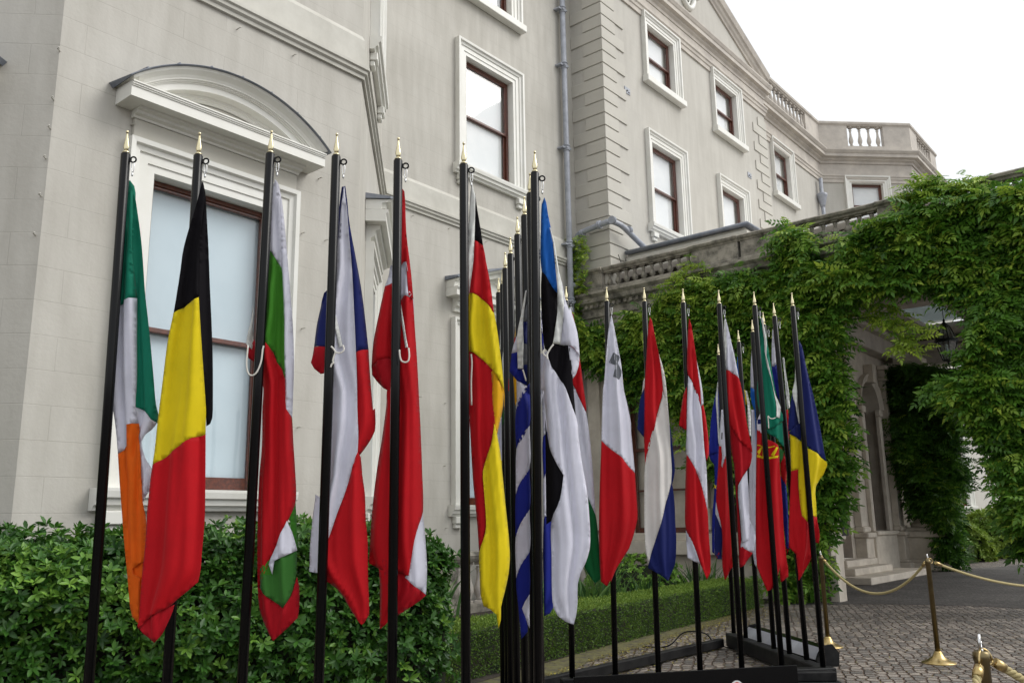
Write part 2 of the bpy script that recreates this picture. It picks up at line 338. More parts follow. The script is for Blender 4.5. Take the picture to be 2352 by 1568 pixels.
def architrave(mb, w, a, b, c, d, sc_=1.0, prof=ARCH, bottom=False):
    rows = []
    for (sx, x, z, sz) in ((-1, a, c, 0), (-1, a, d, 1), (1, b, d, 1), (1, b, c, 0)):
        rows.append([w.p(x+sx*o*sc_, z+sz*o*sc_, .002+p) for o, p in prof])
    mb.grid(rows, True, 0, False, True)
def window(w, a, b, c, d, ts=1.0, blind='blind', sill='plain', bdrop=1.0, side=.0, rev=.14, curtain=False, glass='glass', meet=None, jw=.05, t=.045):
    """sash window in opening a..b, c..d of wall w: architrave (the part) > sash_frame, pane, blind, sill"""
    mb = MB(); architrave(mb, w, a, b, c, d, ts)
    # plaster reveal lining
    for (p, q) in (((a, c), (a, d)), ((b, d), (b, c)), ((a, d), (b, d)), ((b, c), (a, c))):
        ins_ = lambda t: (t[0]+(.004 if t[0] == a else -.004), t[1]+(.004 if t[1] == c else -.004)); p, q = ins_(p), ins_(q)
        mb.face([w.p(p[0], p[1], .03), w.p(q[0], q[1], .03), w.p(q[0], q[1], -rev-.01), w.p(p[0], p[1], -rev-.01)])
    win = build('window', mb, M['trim'], mansion)
    f = MB(); mz = c+(d-c)*(.5 if meet is None else meet)
    y0 = -rev+.02
    def bar(xa, xb, za, zb, o0, o1): f.box(w.p(xa, za, o0), w.vec(xb-xa), w.vec(o=o1-o0), w.vec(z=zb-za), bev=.006)
    e = .006
    bar(a+e, a+e+jw, c+e, d-e, y0-.11, y0+.01); bar(b-e-jw, b-e, c+e, d-e, y0-.11, y0+.01); bar(a+e+jw+.001, b-e-jw-.001, d-e-.05, d-e, y0-.11, y0+.01)
    # upper sash (outer), lower sash (inner)
    A_, B_ = a+e+jw+.002, b-e-jw-.002
    for (za, zb, oo) in ((mz-.02, d-e-.052, y0-.035), (c+e, mz+.03, y0-.08)):
        bar(A_, A_+t, za, zb, oo, oo+.04); bar(B_-t, B_, za, zb, oo, oo+.04)
        bar(A_+t+.001, B_-t-.001, zb-(t if za > c+.1 else .045), zb, oo, oo+.04); bar(A_+t+.001, B_-t-.001, za, za+(.13 if za < c+.1 else .05), oo, oo+.04)
    bar((a+b)/2-.02, (a+b)/2+.02, c+e+.13, c+e+.155, y0-.04, y0-.02)
    build('sash_frame', f, M['wood'], win)
    g = MB()
    for (za, zb, oo) in ((mz+.03, d-e-.107, y0-.015), (c+e+.13, mz-.015, y0-.06)):
        g.face([w.p(A_+t, za, oo), w.p(B_-t, za, oo), w.p(B_-t, zb, oo), w.p(A_+t, zb, oo)])
    build('pane', g, M[glass], win)
    k = MB(); bz = d-(d-c)*bdrop
    k.face([w.p(A_+.003, bz, y0-.09), w.p(B_+.03-side, bz, y0-.09), w.p(B_+.03-side, d-.012, y0-.09), w.p(A_+.003, d-.012, y0-.09)])
    build('blind', k, M[blind], win)
    if side > .05:
        k = MB(); k.box(w.p(B_-t*.5-side-.03, c+.02, y0-.13), w.vec(side+.09), w.vec(o=.02), w.vec(z=d-c-.04)); build('shutter', k, M['roomgrey'], win)
    k = MB(); k.box(w.p(a-.1, c-.1, -rev-.16), w.vec(b-a+.2), w.vec(o=-1.2), w.vec(z=d-c+.2)); 
    k.f = k.f[:2]+k.f[3:]; k.m = k.m[:5]; k.sm = k.sm[:5]
    k.f = [f_ for f_ in k.f]
    build('room_shade', k, M['curtain'] if curtain else M['roomgrey'], win)
    s = MB(); S_ = .27*ts
    if sill == 'plain':
        s.box(w.p(a-S_-.06, c-.17, .003), w.vec(b-a+2*S_+.12), w.vec(o=.17), w.vec(z=.165), bev=.012)
    elif sill == 'small':
        s.box(w.p(a-S_-.03, c-.1, .003), w.vec(b-a+2*S_+.06), w.vec(o=.14), w.vec(z=.095), bev=.01)
    else:
        pr = [(0, c-.20), (.07, c-.20), (.09, c-.16), (.12, c-.15), (.13, c-.10), (.16, c-.085), (.17, c-.03), (.17, c-.004), (0, c-.004)]
        xa, xb = a-S_-.07, b+S_+.07
        q0 = w.a+w.d*xa; q1 = w.a+w.d*xb; bk0 = q0+w.n*.003
        s.sweep([(q0.x-w.n.x*.0, q0.y-w.n.y*.0), (q1.x, q1.y)], [(o+.003, z) for o, z in pr])
        for x in (a-S_+.02, b+S_-.24):
            s.box(w.p(x, c-.32, .004), w.vec(.22), w.vec(o=.11), w.vec(z=.119), bev=.01); s.box(w.p(x+.02, c-.40, .004), w.vec(.18), w.vec(o=.07), w.vec(z=.079), bev=.01)
    build('sill', s, M['trim'], win)
    return win
def moulding(name, path, prof, m, parent=mansion):
    mb = MB(); mb.sweep(path, prof); return build(name, mb, m, parent)
b_, m_, c_, q_ = -7.73, -10.6, -9.75, -10.3
TOP = 15.0
Lcant = Wall((.02, m_), (2.89, b_)); Bf = Wall((2.89, b_), (6.43, b_)); Rcant = Wall((6.43, b_), (9.30, m_)); Mw = Wall((9.30, m_), (15.06, m_))
Ret = Wall((15.06, m_), (15.06, c_)); Bl = Wall((15.06, c_), (24.05, c_)); Ret2 = Wall((24.05, c_), (24.05, q_)); Wg = Wall((24.05, q_), (30.2, q_))
RLc = Wall((30.2, q_), (32.7, -7.8)); RF = Wall((32.7, -7.8), (36.3, -7.8)); RRc = Wall((36.3, -7.8), (38.8, q_)); RX = Wall((36.3, -7.8), (50, -7.8)); Far = Wall((-9, m_), (.02, m_))
mb = MB(); off = 0
bw = (3.85-2.89, 5.22-2.89, 1.72, 4.74)
cw = (Rcant.L/2-.62, Rcant.L/2+.62)
for w_, holes in ((Far, []), (Lcant, [(1.71, 3.01, 1.72, 4.76)]), (Bf, [bw]), (Rcant, [(cw[0], cw[1], 1.72, 4.76), (cw[0], cw[1], 8.05, 10.35)]),
                  (Mw, [(11.42-9.3, 12.86-9.3, 8.06, 10.42), (11.30-9.3, 12.98-9.3, 1.70, 4.76), (11.42-9.3, 12.86-9.3, 11.85, 13.6)])):
    wallmesh(mb, w_, 0, 17, holes, uoff=off); off += w_.L
build('rendered_wall', mb, M['stucco'], mansion)
mb = MB()
w1 = (17.1-15.06, 18.4-15.06, 11.93, 13.45); w2 = (20.72-15.06, 22.05-15.06, 11.93, 13.45); w3 = (17.05-15.06, 18.42-15.06, 8.15, 10.28); w5 = (20.72-15.06, 22.05-15.06, 8.15, 10.28)
w4 = (25.95-24.05, 27.25-24.05, 11.75, 13.42); wlow = (26.05-24.05, 27.35-24.05, 8.0, 10.2)
wallmesh(mb, Ret, 0, 14.2); wallmesh(mb, Bl, 0, 14.2, [w1, w2, w3, w5]); wallmesh(mb, Ret2, 0, 14.2); wallmesh(mb, Wg, 0, 14.2, [w4, wlow])
cwr = (RLc.L/2-.62, RLc.L/2+.58, 11.75, 13.42); rfw = (1.35, 2.8, 1.76, 4.45)
wallmesh(mb, RLc, 0, 14.2, [cwr, (cwr[0], cwr[1], 1.76, 4.5)]); wallmesh(mb, RF, 0, 14.2, [rfw, (1.0, 2.4, 11.75, 13.42)]); wallmesh(mb, RRc, 0, 14.2); wallmesh(mb, RX, 0, 6.2)
build('smooth_wall', mb, M['plainstucco'], mansion)
window(Lcant, 1.71, 3.01, 1.72, 4.76, 1.15, 'blueblind', 'big')
window(Bf, *bw, 1.05, 'blueblind', 'big', side=.0, jw=.018, t=.03)
window(Rcant, cw[0], cw[1], 1.72, 4.76, 1.15, 'blueblind', 'big')
window(Rcant, cw[0], cw[1], 8.05, 10.35, 1.15, 'blind', 'big')
window(Mw, 11.42-9.3, 12.86-9.3, 8.06, 10.42, 1.05, 'blind', 'big', side=.1)
window(Mw, 11.42-9.3, 12.86-9.3, 11.85, 13.6, 1.05, 'blind', 'plain')
window(Mw, 11.30-9.3, 12.98-9.3, 1.70, 4.76, 1.05, 'blueblind', 'big', side=.1)
window(Bl, *w1, .92, 'blind', 'plain', side=.2); window(Bl, *w2, .92, 'blind', 'plain', side=.2)
window(Bl, *w3, .98, 'blind', 'big', side=.14); window(Bl, *w5, .98, 'blind', 'big', side=.14)
window(Wg, *w4, .92, 'blind', 'plain', side=.24); window(Wg, *wlow, .92, 'blind', 'plain')
window(RLc, *cwr, 1., 'blind', 'plain'); window(RF, 1.0, 2.4, 11.75, 13.42, .95, 'blind', 'plain'); window(RLc, cwr[0], cwr[1], 1.76, 4.5, 1., 'blueblind', 'big')
window(RF, *rfw, 1.1, 'blueblind', 'big')
# string course round the bay and along the main wall
sp = [(0, 6.80), (.05, 6.80), (.055, 6.84), (.10, 6.86), (.105, 6.895), (.14, 6.91), (.14, 6.95), (.05, 6.97), (.05, 7.33), (0, 7.40)]
moulding('string_course', [(-9, m_), (.02, m_), (2.89, b_), (6.43, b_), (9.30, m_), (15.058, m_)], [(o*.72, z) for o, z in sp], M['greytrim'])
# segmental pediment over the bay window
def segpediment(w, xc, zb, half, rise, parent):
    mb = MB(); pr = .34
    # horizontal cornice
    q0 = w.a+w.d*(xc-half); q1 = w.a+w.d*(xc+half)
    bed = [(0, zb-.075), (.05, zb-.075), (.06, zb-.055), (.11, zb-.045), (.12, zb-.02), (.17, zb-.015), (.18, zb-.0), (0, zb-.0)]
    ix = .16
    r0 = w.a+w.d*(xc-half+ix); r1 = w.a+w.d*(xc+half-ix)
    mb.sweep([(r0.x-w.n.x*.0, r0.y), (r1.x, r1.y)], [(o+.004, z) for o, z in bed])
    cor = [(0, zb+.002), (pr-.03, zb+.002), (pr-.03, zb+.10), (pr-.02, zb+.101), (pr-.02, zb+.115), (pr-.01, zb+.116), (pr-.01, zb+.13), (pr, zb+.135), (pr, zb+.15), (0, zb+.17)]
    mb.sweep([(q0.x, q0.y), (q1.x, q1.y)], [(o+.004, z) for o, z in cor])
    # arc moulding
    R = (half*half+rise*rise)/(2*rise); cz = zb+.17+rise-R; a1 = math.asin(half/R)
    def arcrow(prof, a):
        return [w.p(xc+math.sin(a)*(R+o), cz+math.cos(a)*(R+o), p) for o, p in prof]
    ap = [(-.235, .004), (-.235, .045), (-.225, .06), (-.205, .065), (-.20, .085), (-.17, .09), (-.168, .20), (-.105, .205), (-.104, .22), (-.095, .222), (-.094, .24), (-.082, .242), (-.081, .262), (-.07, .265), (-.045, .285), (-.01, .335), (.015, .35), (.015, .004)]
    a2 = a1
    N_ = 40; rows = []
    for k in range(N_+1):
        a = -a2+2*a2*k/N_; row = arcrow(ap, a)
        zmin = zb+.172
        row = [Vector((p.x, p.y, max(p.z, zmin))) for p in row]; rows.append(row)
    mb.grid(rows, True, 0, False, True)
    # tympanum
    pts = []
    for k in range(25):
        a = -a1+2*a1*k/24; x, z = xc+math.sin(a)*(R-.245), cz+math.cos(a)*(R-.245)
        if z > zb+.171: pts.append((x, z))
    mb.face([w.p(x, z, .035) for x, z in pts] + [w.p(pts[-1][0], zb+.171, .035), w.p(pts[0][0], zb+.171, .035)])
    pd = build('pediment', mb, M['trim'], parent); tm = MB(); tm.face([w.p(x, z, .038) for x, z in pts] + [w.p(pts[-1][0], zb+.171, .038), w.p(pts[0][0], zb+.171, .038)]); build('tympanum', tm, M['stucco2'], pd)
    ld = MB(); rows = []
    lp = [(.017, .0), (.017, .37), (.024, .38), (.032, .37), (.075, .0)]
    for k in range(N_+1):
        a = -a2-.02+(2*a2+.04)*k/N_; rows.append(arcrow(lp, a))
    ld.grid(rows, True, 0, False, True)
    for k in range(7):
        a = -a2+2*a2*(k+.5)/7; ld.tube([w.p(xc+math.sin(a)*(R+.07), cz+math.cos(a)*(R+.07), .0), w.p(xc+math.sin(a)*(R+.035), cz+math.cos(a)*(R+.035), .37)], .011, 6)
    build('lead_cover', ld, M['lead'], parent)
    fr = MB(); fr.box(w.p(xc-half+ix+.02, zb-.27, .003), w.vec(2*(half-ix)-.04), w.vec(o=.045), w.vec(z=.19), bev=.004)
    build('frieze', fr, M['stucco2'], parent)
def tripediment(w, xc, zb, half, rise, parent):
    mb = MB(); pr = .30
    q0 = w.a+w.d*(xc-half); q1 = w.a+w.d*(xc+half); r0 = w.a+w.d*(xc-half+.16); r1 = w.a+w.d*(xc+half-.16)
    mb.sweep([tuple(r0), tuple(r1)], [(o+.004, z) for o, z in [(0, zb-.24), (.05, zb-.24), (.06, zb-.18), (.12, zb-.15), (.13, zb-.08), (.18, zb-.06), (.19, zb), (0, zb)]])
    mb.sweep([tuple(q0), tuple(q1)], [(o+.004, z) for o, z in [(0, zb+.002), (pr-.03, zb+.002), (pr-.03, zb+.1), (pr, zb+.14), (pr, zb+.16), (0, zb+.16)]])
    pf = [(-.22, .004), (-.22, .08), (-.15, .10), (-.14, .2), (-.05, .22), (-.04, .28), (0, pr+.01), (0, .004)]
    rows = []
    for (x, z, ) in ((xc-half, zb+.165), (xc, zb+.165+rise), (xc+half, zb+.165)):
        rows.append([w.p(x, max(zb+.163, z+o+.14) if x != xc else z+o+.14, p) for o, p in pf])
    mb.grid(rows, True, 0, False, True)
    mb.face([w.p(xc-half+.3, zb+.163, .04), w.p(xc+half-.3, zb+.163, .04), w.p(xc, zb+.165+rise-.05, .04)])
    build('pediment', mb, M['trim'], parent)
    ld = MB(); rows = []
    for (x, z) in ((xc-half-.03, zb+.165), (xc, zb+.165+rise), (xc+half+.03, zb+.165)):
        rows.append([w.p(x, z+.142, .0), w.p(x, z+.142, pr+.03), w.p(x, z+.175, pr+.03), w.p(x, z+.22, .0)])
    ld.grid(rows, True, 0, False, True); build('lead_cover', ld, M['lead'], parent)
segpediment(Bf, 4.55-2.89, 5.31, 1.12, .42, mansion)
segpediment(Lcant, 2.36, 5.31, 1.18, .42, mansion)
tripediment(Rcant, Rcant.L/2, 5.3, 1.08, .42, mansion)
tripediment(Mw, 12.14-9.3, 5.4, 1.25, .42, mansion)
# quoins on the central block
mb = MB(); mq = MB(); z = 4.2; k = 0
while z < 13.3:
    lw, ln = (1.02, .62) if k % 2 == 0 else (.68, .40)
    if z > 5: mb.box(W(15.06-.028, c_-(.848 if k % 2 == 0 else .5), z+.012), AX*.026, NX*((.848 if k % 2 == 0 else .5)+.001), UPZ*.283, bev=.008)
    mb.box(W(15.06-.028, c_+.001, z+.012), AX*(.028+(.92 if k % 2 == 0 else .55)), NX*.028, UPZ*.283, bev=.008)
    if z > 6: mq.box(W(24.05-(.92 if k % 2 == 0 else .55), c_+.001, z+.018), AX*(.025+(.92 if k % 2 == 0 else .55)), NX*.026, UPZ*.283, bev=.008)
    z += .305; k += 1
build('quoin_stones', mb, M['quoin'], mansion); build('quoin_stones', mq, M['quoin'], mansion)
#@@ENTAB@@
BP = [(15.06, m_), (15.06, c_), (24.05, c_), (24.05, q_)]
WP = [(24.05, q_), (30.2, q_), (32.7, -7.8), (36.3, -7.8), (38.8, q_)]
arc0 = [(0, 13.55), (.04, 13.55), (.045, 13.66), (.07, 13.68), (.08, 13.75), (.11, 13.78), (.11, 13.83), (0, 13.85)]
moulding('architrave_band', BP, arc0, M['palestone'])
moulding('architrave_band', WP, [(o, z-.12) for o, z in arc0], M['palestone'])
fz = [(0, 13.86), (.02, 13.86), (.02, 14.115), (0, 14.115)]
moulding('frieze_band', BP, fz, M['palestone']); moulding('frieze_band', WP, [(o, z-.12+(.16 if z > 14 else 0)) for o, z in fz], M['palestone'])
cn = [(0, 14.12), (.04, 14.12), (.05, 14.2), (.1, 14.24), (.11, 14.29), (.2, 14.31), (.2, 14.42), (.22, 14.44), (.26, 14.52), (.26, 14.56), (0, 14.6)]
cw_ = [(o*1.8, z+.16) for o, z in cn]
moulding('cornice', BP, cn, M['palestone']); moulding('cornice', WP, [(o*.85, z-.12) for o, z in cw_], M['palestone'])
# big pediment over the block
ue0, ue1 = 15.06-.22, 24.05+.12; um = (ue0+ue1)/2
mb = MB(); rise = 1.8
pf = [(-.16, .0), (-.16, .07), (-.1, .09), (-.05, .13), (.03, .16), (.07, .21), (.2, .25), (.24, .26), (.24, .0)]
rows = []
for u, z in ((ue0, 14.66), (um, 14.66+rise), (ue1, 14.66)): rows.append([W(u, c_+p, z+o) for o, p in pf])
mb.grid(rows, True, 0, False, True)
build('pediment_cornice', mb, M['palestone'], mansion)
mb = MB(); mb.face([W(ue0+.2, c_+.03, 14.56), W(ue1-.2, c_+.03, 14.56), W(um, c_+.03, 14.66+rise)], 0, [(0, 0), (9, 0), (4.5, 3)])
mb.face([W(ue1, c_+.03, 14.75), W(ue0, c_+.03, 14.75), W(ue0, -20, 14.75), W(ue1, -20, 14.75)]); build('tympanum', mb, M['plainstucco'], mansion)
mb = MB(); mb.face([W(ue0, c_+.2, 14.9), W(um, c_+.2, 14.9+rise), W(um, -20, 14.9+rise), W(ue0, -20, 14.9)]); mb.face([W(um, c_+.2, 14.9+rise), W(ue1, c_+.2, 14.9), W(ue1, -20, 14.9), W(um, -20, 14.9+rise)])
mb.face([W(24.05, q_, 14.3), W(38.5, q_, 14.3), W(38.5, -20, 14.3), W(24.05, -20, 14.3)]); mb.face([W(-9, m_, 16.9), W(15.06, m_, 16.9), W(15.06, -20, 16.9), W(-9, -20, 16.9)])
build('roof', mb, M['lead'], mansion)
# oval wreath in the tympanum
mb = MB(); cu, cz_ = 19.3, 15.45
ell = [W(cu+.36*math.cos(t), c_+.07, cz_+.5*math.sin(t)) for t in [2*PI*k/32 for k in range(33)]]
mb.tube(ell, .075, 8)
for s1 in range(5):
    mb.torus(W(cu+.12*math.sin(s1*2.4), c_+.06, cz_-.26+.13*s1), AX, UPZ, .11, .026, seg=12)
mb.box(W(cu+.33, c_+.04, cz_-.1), AX*.16, NX*.16, UPZ*.2, bev=.02); mb.box(W(cu-.49, c_+.04, cz_-.1), AX*.16, NX*.16, UPZ*.2, bev=.02)
build('oval_wreath', mb, M['trim'], mansion)
mb = MB(); mb.box(W(26.9, -13.4, 14.2), AX*2.5, NX*1.2, UPZ*4.6, bev=.03); mb.box(W(26.8, -13.5, 18.801), AX*2.7, NX*1.4, UPZ*.3, bev=.08); build('chimney', mb, M['palestone'], mansion)
# air vents
for (u, z, cc) in ((15.06, 0, 0),):
    pass
for (X, Y_) in ((1440, 209), (1721, 403)):
    u, z = onv(X, Y_, c_)
    mb = MB(); mb.box(W(u-.12, c_+.002, z-.08), AX*.24, NX*.015, UPZ*.16, bev=.004)
    for k in range(3): mb.box(W(u-.09+.06*k, c_+.018, z-.05+.035*(k % 2)), AX*.05, NX*.004, UPZ*.03, 1)
    build('air_vent', mb, [M['pipe'], M['dark']], mansion)
# balustrades
BAL = [(.052, 0), (.052, .05), (.034, .07), (.03, .10), (.05, .17), (.062, .25), (.056, .34), (.034, .46), (.026, .60), (.03, .66), (.044, .70), (.03, .72), (.03, .75), (.052, .78), (.052, .85)]
def balmesh(h, n=10, fat=1.0):
    mb = MB(); mb.lathe((0, 0, 0), [(r*fat, z/.85*h) for r, z in BAL[2:-2]], n)
    mb.box((-.052*fat, -.052*fat, 0), (.104*fat, 0, 0), (0, .104*fat, 0), (0, 0, .05*h/.85)); mb.box((-.052*fat, -.052*fat, .78*h/.85), (.104*fat, 0, 0), (0, .104*fat, 0), (0, 0, .07*h/.85))
    return mb
def balusters(parent, pts, h, m, fat=1.0):
    first = None; off = origin(parent)
    for p in pts:
        if first is None:
            mb = balmesh(h, fat=fat); o = build('baluster', mb, m, None); o.parent = parent; first = o
        else: o = first.copy(); link(o, parent)
        o.location = Vector(p)-off
        o.rotation_euler = (0, 0, PI/2-AZ)
def balustrade(name, plan, solids, zb, h, m, depth=.17, label=None, base=.16, rail=.16, fat=1.0, step=.27, back=0.02):
    """plan polyline; solids = list of (segment, s0, s1) of solid pier stretches; the rest carries balusters"""
    mb = MB(); o0, o1 = -depth, 0
    mb.sweep(plan, [(o0-.02, zb), (o1+.02, zb), (o1+.02, zb+base), (o0-.02, zb+base)])
    zr = zb+h-rail
    mb.sweep(plan, [(o0-.0, zr), (o1+.0, zr), (o1+.02, zr+.03), (o1+.05, zr+.05), (o1+.06, zr+rail-.04), (o1+.03, zr+rail), (o0-.03, zr+rail), (o0-.06, zr+rail-.04), (o0-.05, zr+.05)])
    P = [Vector(p) for p in plan]
    for (k, s0, s1, bz) in solids:
        d = (P[k+1]-P[k]); L = d.length; d /= L; n = Vector((-d.y, d.x)); a = P[k]+d*s0+n*(o0+.002); 
        mb.box(W(a.x, a.y, zb+base+.001), W(d.x*(s1-s0), d.y*(s1-s0), 0), W(n.x*(depth-.004+bz), n.y*(depth-.004+bz), 0), UPZ*(zr-zb-base-.002))
    o = build(name, mb, m, mansion); pts = []
    for k in range(len(P)-1):
        d = (P[k+1]-P[k]); L = d.length; d /= L; n = Vector((-d.y, d.x)); gaps = []; cur = 0
        for (_, s0, s1, _b) in sorted([s for s in solids if s[0] == k], key=lambda s: s[1]):
            if s0-cur > .2: gaps.append((cur, s0))
            cur = s1
        if L-cur > .2: gaps.append((cur, L))
        for g0, g1 in gaps:
            nb = max(1, int(round((g1-g0)/step)))
            for i in range(nb):
                q = P[k]+d*(g0+(i+.5)*(g1-g0)/nb)-n*depth/2; pts.append(W(q.x, q.y, zb+base))
    balusters(o, pts, zr-zb-base, m, fat)
    return o
LR = (Vector((32.7, -7.8))-Vector((30.2, q_))).length
balustrade('balustrade', [(24.3, q_+.1), (30.16, q_+.1), (32.66, -7.7), (36.3, -7.7), (38.8, -10.2)], [(0, 4.6, 5.86, .0), (1, 0, 1.1, 0), (1, 2.5, LR, 0), (2, 0, .9, 0), (2, 2.8, 3.64, 0), (3, 0, 3.5, 0)], 14.68, 1.13, M['palestone'], depth=.2, fat=1.35, step=.33)
# wall hooks (little wire pegs left in the render)
def hooks(w, pts):
    for (X, Y_, vv) in pts:
        r = ray(X, Y_); n3 = w.vec(o=1); a3 = w.p(0, 0); t = (a3-Vector((0, 0, H))).dot(n3)/r.dot(n3); p = Vector((0, 0, H))+r*t
        mb = MB(); mb.tube([p, p+n3*.05, p+n3*.06+w.vec(x=.015, z=.01)], .006, 5); build('wall_peg', mb, M['greytrim'], mansion)
hooks(Lcant, [tuple(p)+(0,) for p in px('z1 310 576 265 912 237 1127 205 1350 345 296 290 740')])
hooks(Bf, [tuple(p)+(0,) for p in px('z1 1360 170 1680 322 1828 1026 1730 1340 1865 1380 750 720 z4 1200 1125 z5 1150 203 1798 41')])
hooks(Mw, [tuple(p)+(0,) for p in px('z2 600 1240 810 1312 1022 1388 400 745 414 847 z7 75 75 72 408 80 740')])
# drain pipes
def pipe(name, pts, r, joints=(), m=None, brackets=()):
    mb = MB(); P = [Vector(p) for p in pts]; Q = [P[0]]
    for k in range(1, len(P)-1):
        a = (P[k-1]-P[k]).normalized(); b = (P[k+1]-P[k]).normalized(); rr = min(.14, (P[k-1]-P[k]).length*.45, (P[k+1]-P[k]).length*.45)
        for t in (0, .25, .5, .75, 1): 
            p0, p1, p2 = P[k]+a*rr, P[k], P[k]+b*rr; Q.append(p0*(1-t)**2+p1*2*t*(1-t)+p2*t*t)
    Q.append(P[-1]); mb.tube(Q, r, 14)
    for j in joints:
        j = Vector(j)
        for dz in (-.06, .05): mb.lathe(j+UPZ*dz, [(r*1.02, 0), (r*1.35, .004), (r*1.35, .03), (r*1.02, .034)], 14)
        mb.lathe(j+UPZ*(-.03), [(r*1.15, 0), (r*1.15, .08)], 14)
    o = build(name, mb, m or M['pipe'], mansion)
    for j in brackets:
        k = MB(); j = Vector(j); k.box(j-AX*(r+.11)-NX*.13, AX*.10, NX*.16, UPZ*.035); k.box(j-AX*(r+.02)-NX*.05, AX*(2*r+.04), NX*(.05+r+.012), UPZ*.035); build('bracket', k, M['pipe'], o)
    return o
pv = m_+.13
zj = [onv(1287, 147, pv)[1], onv(1294, 338, pv)[1], onv(1300, 560, pv)[1], onv(1303, 690, pv)[1], 12.9, 14.8, 3.2]
pipe('drainpipe', [W(14.58, pv, 0.05), W(14.58, pv, 17.2)], .062, [W(14.58, pv, z) for z in zj], brackets=[W(14.58, pv, z-.02) for z in zj])
z1p, z2p = onv(1315, 655, pv)[1], onv(1345, 548, pv)[1]
pipe('drainpipe', [W(14.60, pv, z1p), W(14.86, pv, z1p), W(14.86, pv, z2p), W(14.86, pv+.3, z2p+.05), W(14.83, c_+.2, z2p+.1), W(15.2, c_+.24, z2p+.08), W(16.2, c_+.3, 7.25)], .062,
     [W(14.86, pv, z1p+.35), W(14.86, pv, z2p-.35)])
mb = MB()
for p_, t_ in ((W(14.83, c_+.24, z2p+.1), AX), (W(14.84, c_-.1, z2p+.08), NX), (W(15.45, c_+.26, z2p+.03), AX), (W(14.86, pv+.16, z2p+.0), NX)):
    mb = MB(); mb.tube([p_-t_*.035, p_-t_*.012, p_-t_*.0119, p_+t_*.0119, p_+t_*.012, p_+t_*.035], [.088, .088, .078, .078, .088, .088], 14); build('pipe_flange', mb, M['pipe'], mansion)
mb = MB(); p0 = onv(1890, 480, q_+.2)
u, z = p0; u = 29.75
mb.tube([W(u, q_+.15, 8), W(u, q_+.15, 13.4)], .07, 12); mb.lathe(W(u, q_+.15, 12.3), [(.075, 0), (.1, .1), (.17, .38), (.19, .42), (.19, .5), (.16, .52)], 12); mb.box(W(u-.2, q_+.0, 11.7), AX*.42, NX*.26, UPZ*.05)
build('drainpipe', mb, M['pipe'], mansion)
#@@TERRACE@@
# ---------------------------------------------------------------- terrace / portico (part of the mansion)
UR = 15.0
mb = MB()
Tw = Wall((UR, -10.42), (UR, -4.5))     # wall facing the viewer (normal should be -u)
# ground-floor projecting room wall, windows, pilasters
def tb(v0, v1, z0, z1, d0=0.0, d1=.1, m=0, bev=.01): mb.box(W(UR-d1, v0, z0), AX*(d1-d0), NX*(v1-v0), UPZ*(z1-z0), m, bev)
holes = [(-9.5, -8.15, 1.15, 4.35), (-7.4, -6.0, 1.15, 4.35)]
vs = [-10.42, -9.5, -8.15, -7.4, -6.0, -5.45]
for k in range(5):
    v0, v1 = vs[k], vs[k+1]; hole = k in (1, 3)
    for z0, z1 in ((0, 1.15), (1.15, 4.35), (4.35, 5.5)):
        if hole and z0 == 1.15: continue
        mb.face([W(UR, v0, z0), W(UR, v1, z0), W(UR, v1, z1), W(UR, v0, z1)])
for a, b, c, d in holes:
    for (p, q) in (((a, c), (a, d)), ((b, d), (b, c)), ((a, d), (b, d)), ((b, c), (a, c))):
        mb.face([W(UR, p[0], p[1]), W(UR, q[0], q[1]), W(UR+.3, q[0], q[1]), W(UR+.3, p[0], p[1])])
for v in (-10.36, -9.86, -8.0, -5.85): 
    tb(v, v+.3, 1.6, 4.35, .001, .10); tb(v-.03, v+.33, 4.351, 4.56, .001, .16); tb(v-.04, v+.34, 1.2, 1.599, .001, .15)
tb(-10.42, -5.45, .75, 1.0, .001, .2); tb(-10.42, -5.45, 1.001, 1.13, .001, .12)
mb.face([W(UR, -5.45, 0), W(UR+.35, -5.45, 0), W(UR+.35, -5.45, 5.5), W(UR, -5.45, 5.5)])
mb.face([W(UR+.35, -5.45, 0), W(UR+.35, -10.4, 0), W(UR+.35, -10.4, 5.5), W(UR+.35, -5.45, 5.5)])
build('portico_wall', mb, M['portstone'], mansion)
for a, b, c, d in holes:
    f = MB()
    for (v0, v1, z0, z1) in ((a, a+.09, c, d), (b-.09, b, c, d), (a+.091, b-.091, d-.09, d), (a+.091, b-.091, c, c+.1), (a+.091, b-.091, 2.75, 2.82), (a+.091, b-.091, 1.95, 1.99)):
        f.box(W(UR+.2, v0, z0), AX*.07, NX*(v1-v0), UPZ*(z1-z0), bev=.005)
    win = build('portico_window', f, M['wood'], mansion)
    g = MB(); g.face([W(UR+.235, a+.09, c+.1), W(UR+.235, b-.09, c+.1), W(UR+.235, b-.09, d-.09), W(UR+.235, a+.09, d-.09)]); build('pane', g, M['glass'], win)
    g = MB()                                         # tied-back net curtains
    for sgn in (-1, 1):
        rows = []
        for k in range(17):
            t = k/16; z = d-.1-(d-c-.15)*t; wd = .66*(1-.75*min(1, t/.62)**1.2) if t < .62 else .17+.05*(t-.62)
            row = []
            for j in range(15):
                s = j/14; v = ((a+.1)+wd*s) if sgn < 0 else ((b-.1)-wd*s); row.append(W(UR+.42+.025*math.sin(s*26+t*2), v, z))
            rows.append(row)
        g.grid(rows, False)
    build('curtain', g, M['curtain'], win)
    g = MB(); g.box(W(UR+.5, a-.1, c-.1), AX*1.5, NX*(b-a+.2), UPZ*(d-c+.2)); g.f = [g.f[i] for i in (0, 1, 2, 3, 4)]; g.m = g.m[:5]; g.sm = g.sm[:5]; build('room_shade', g, M['dark'], win)
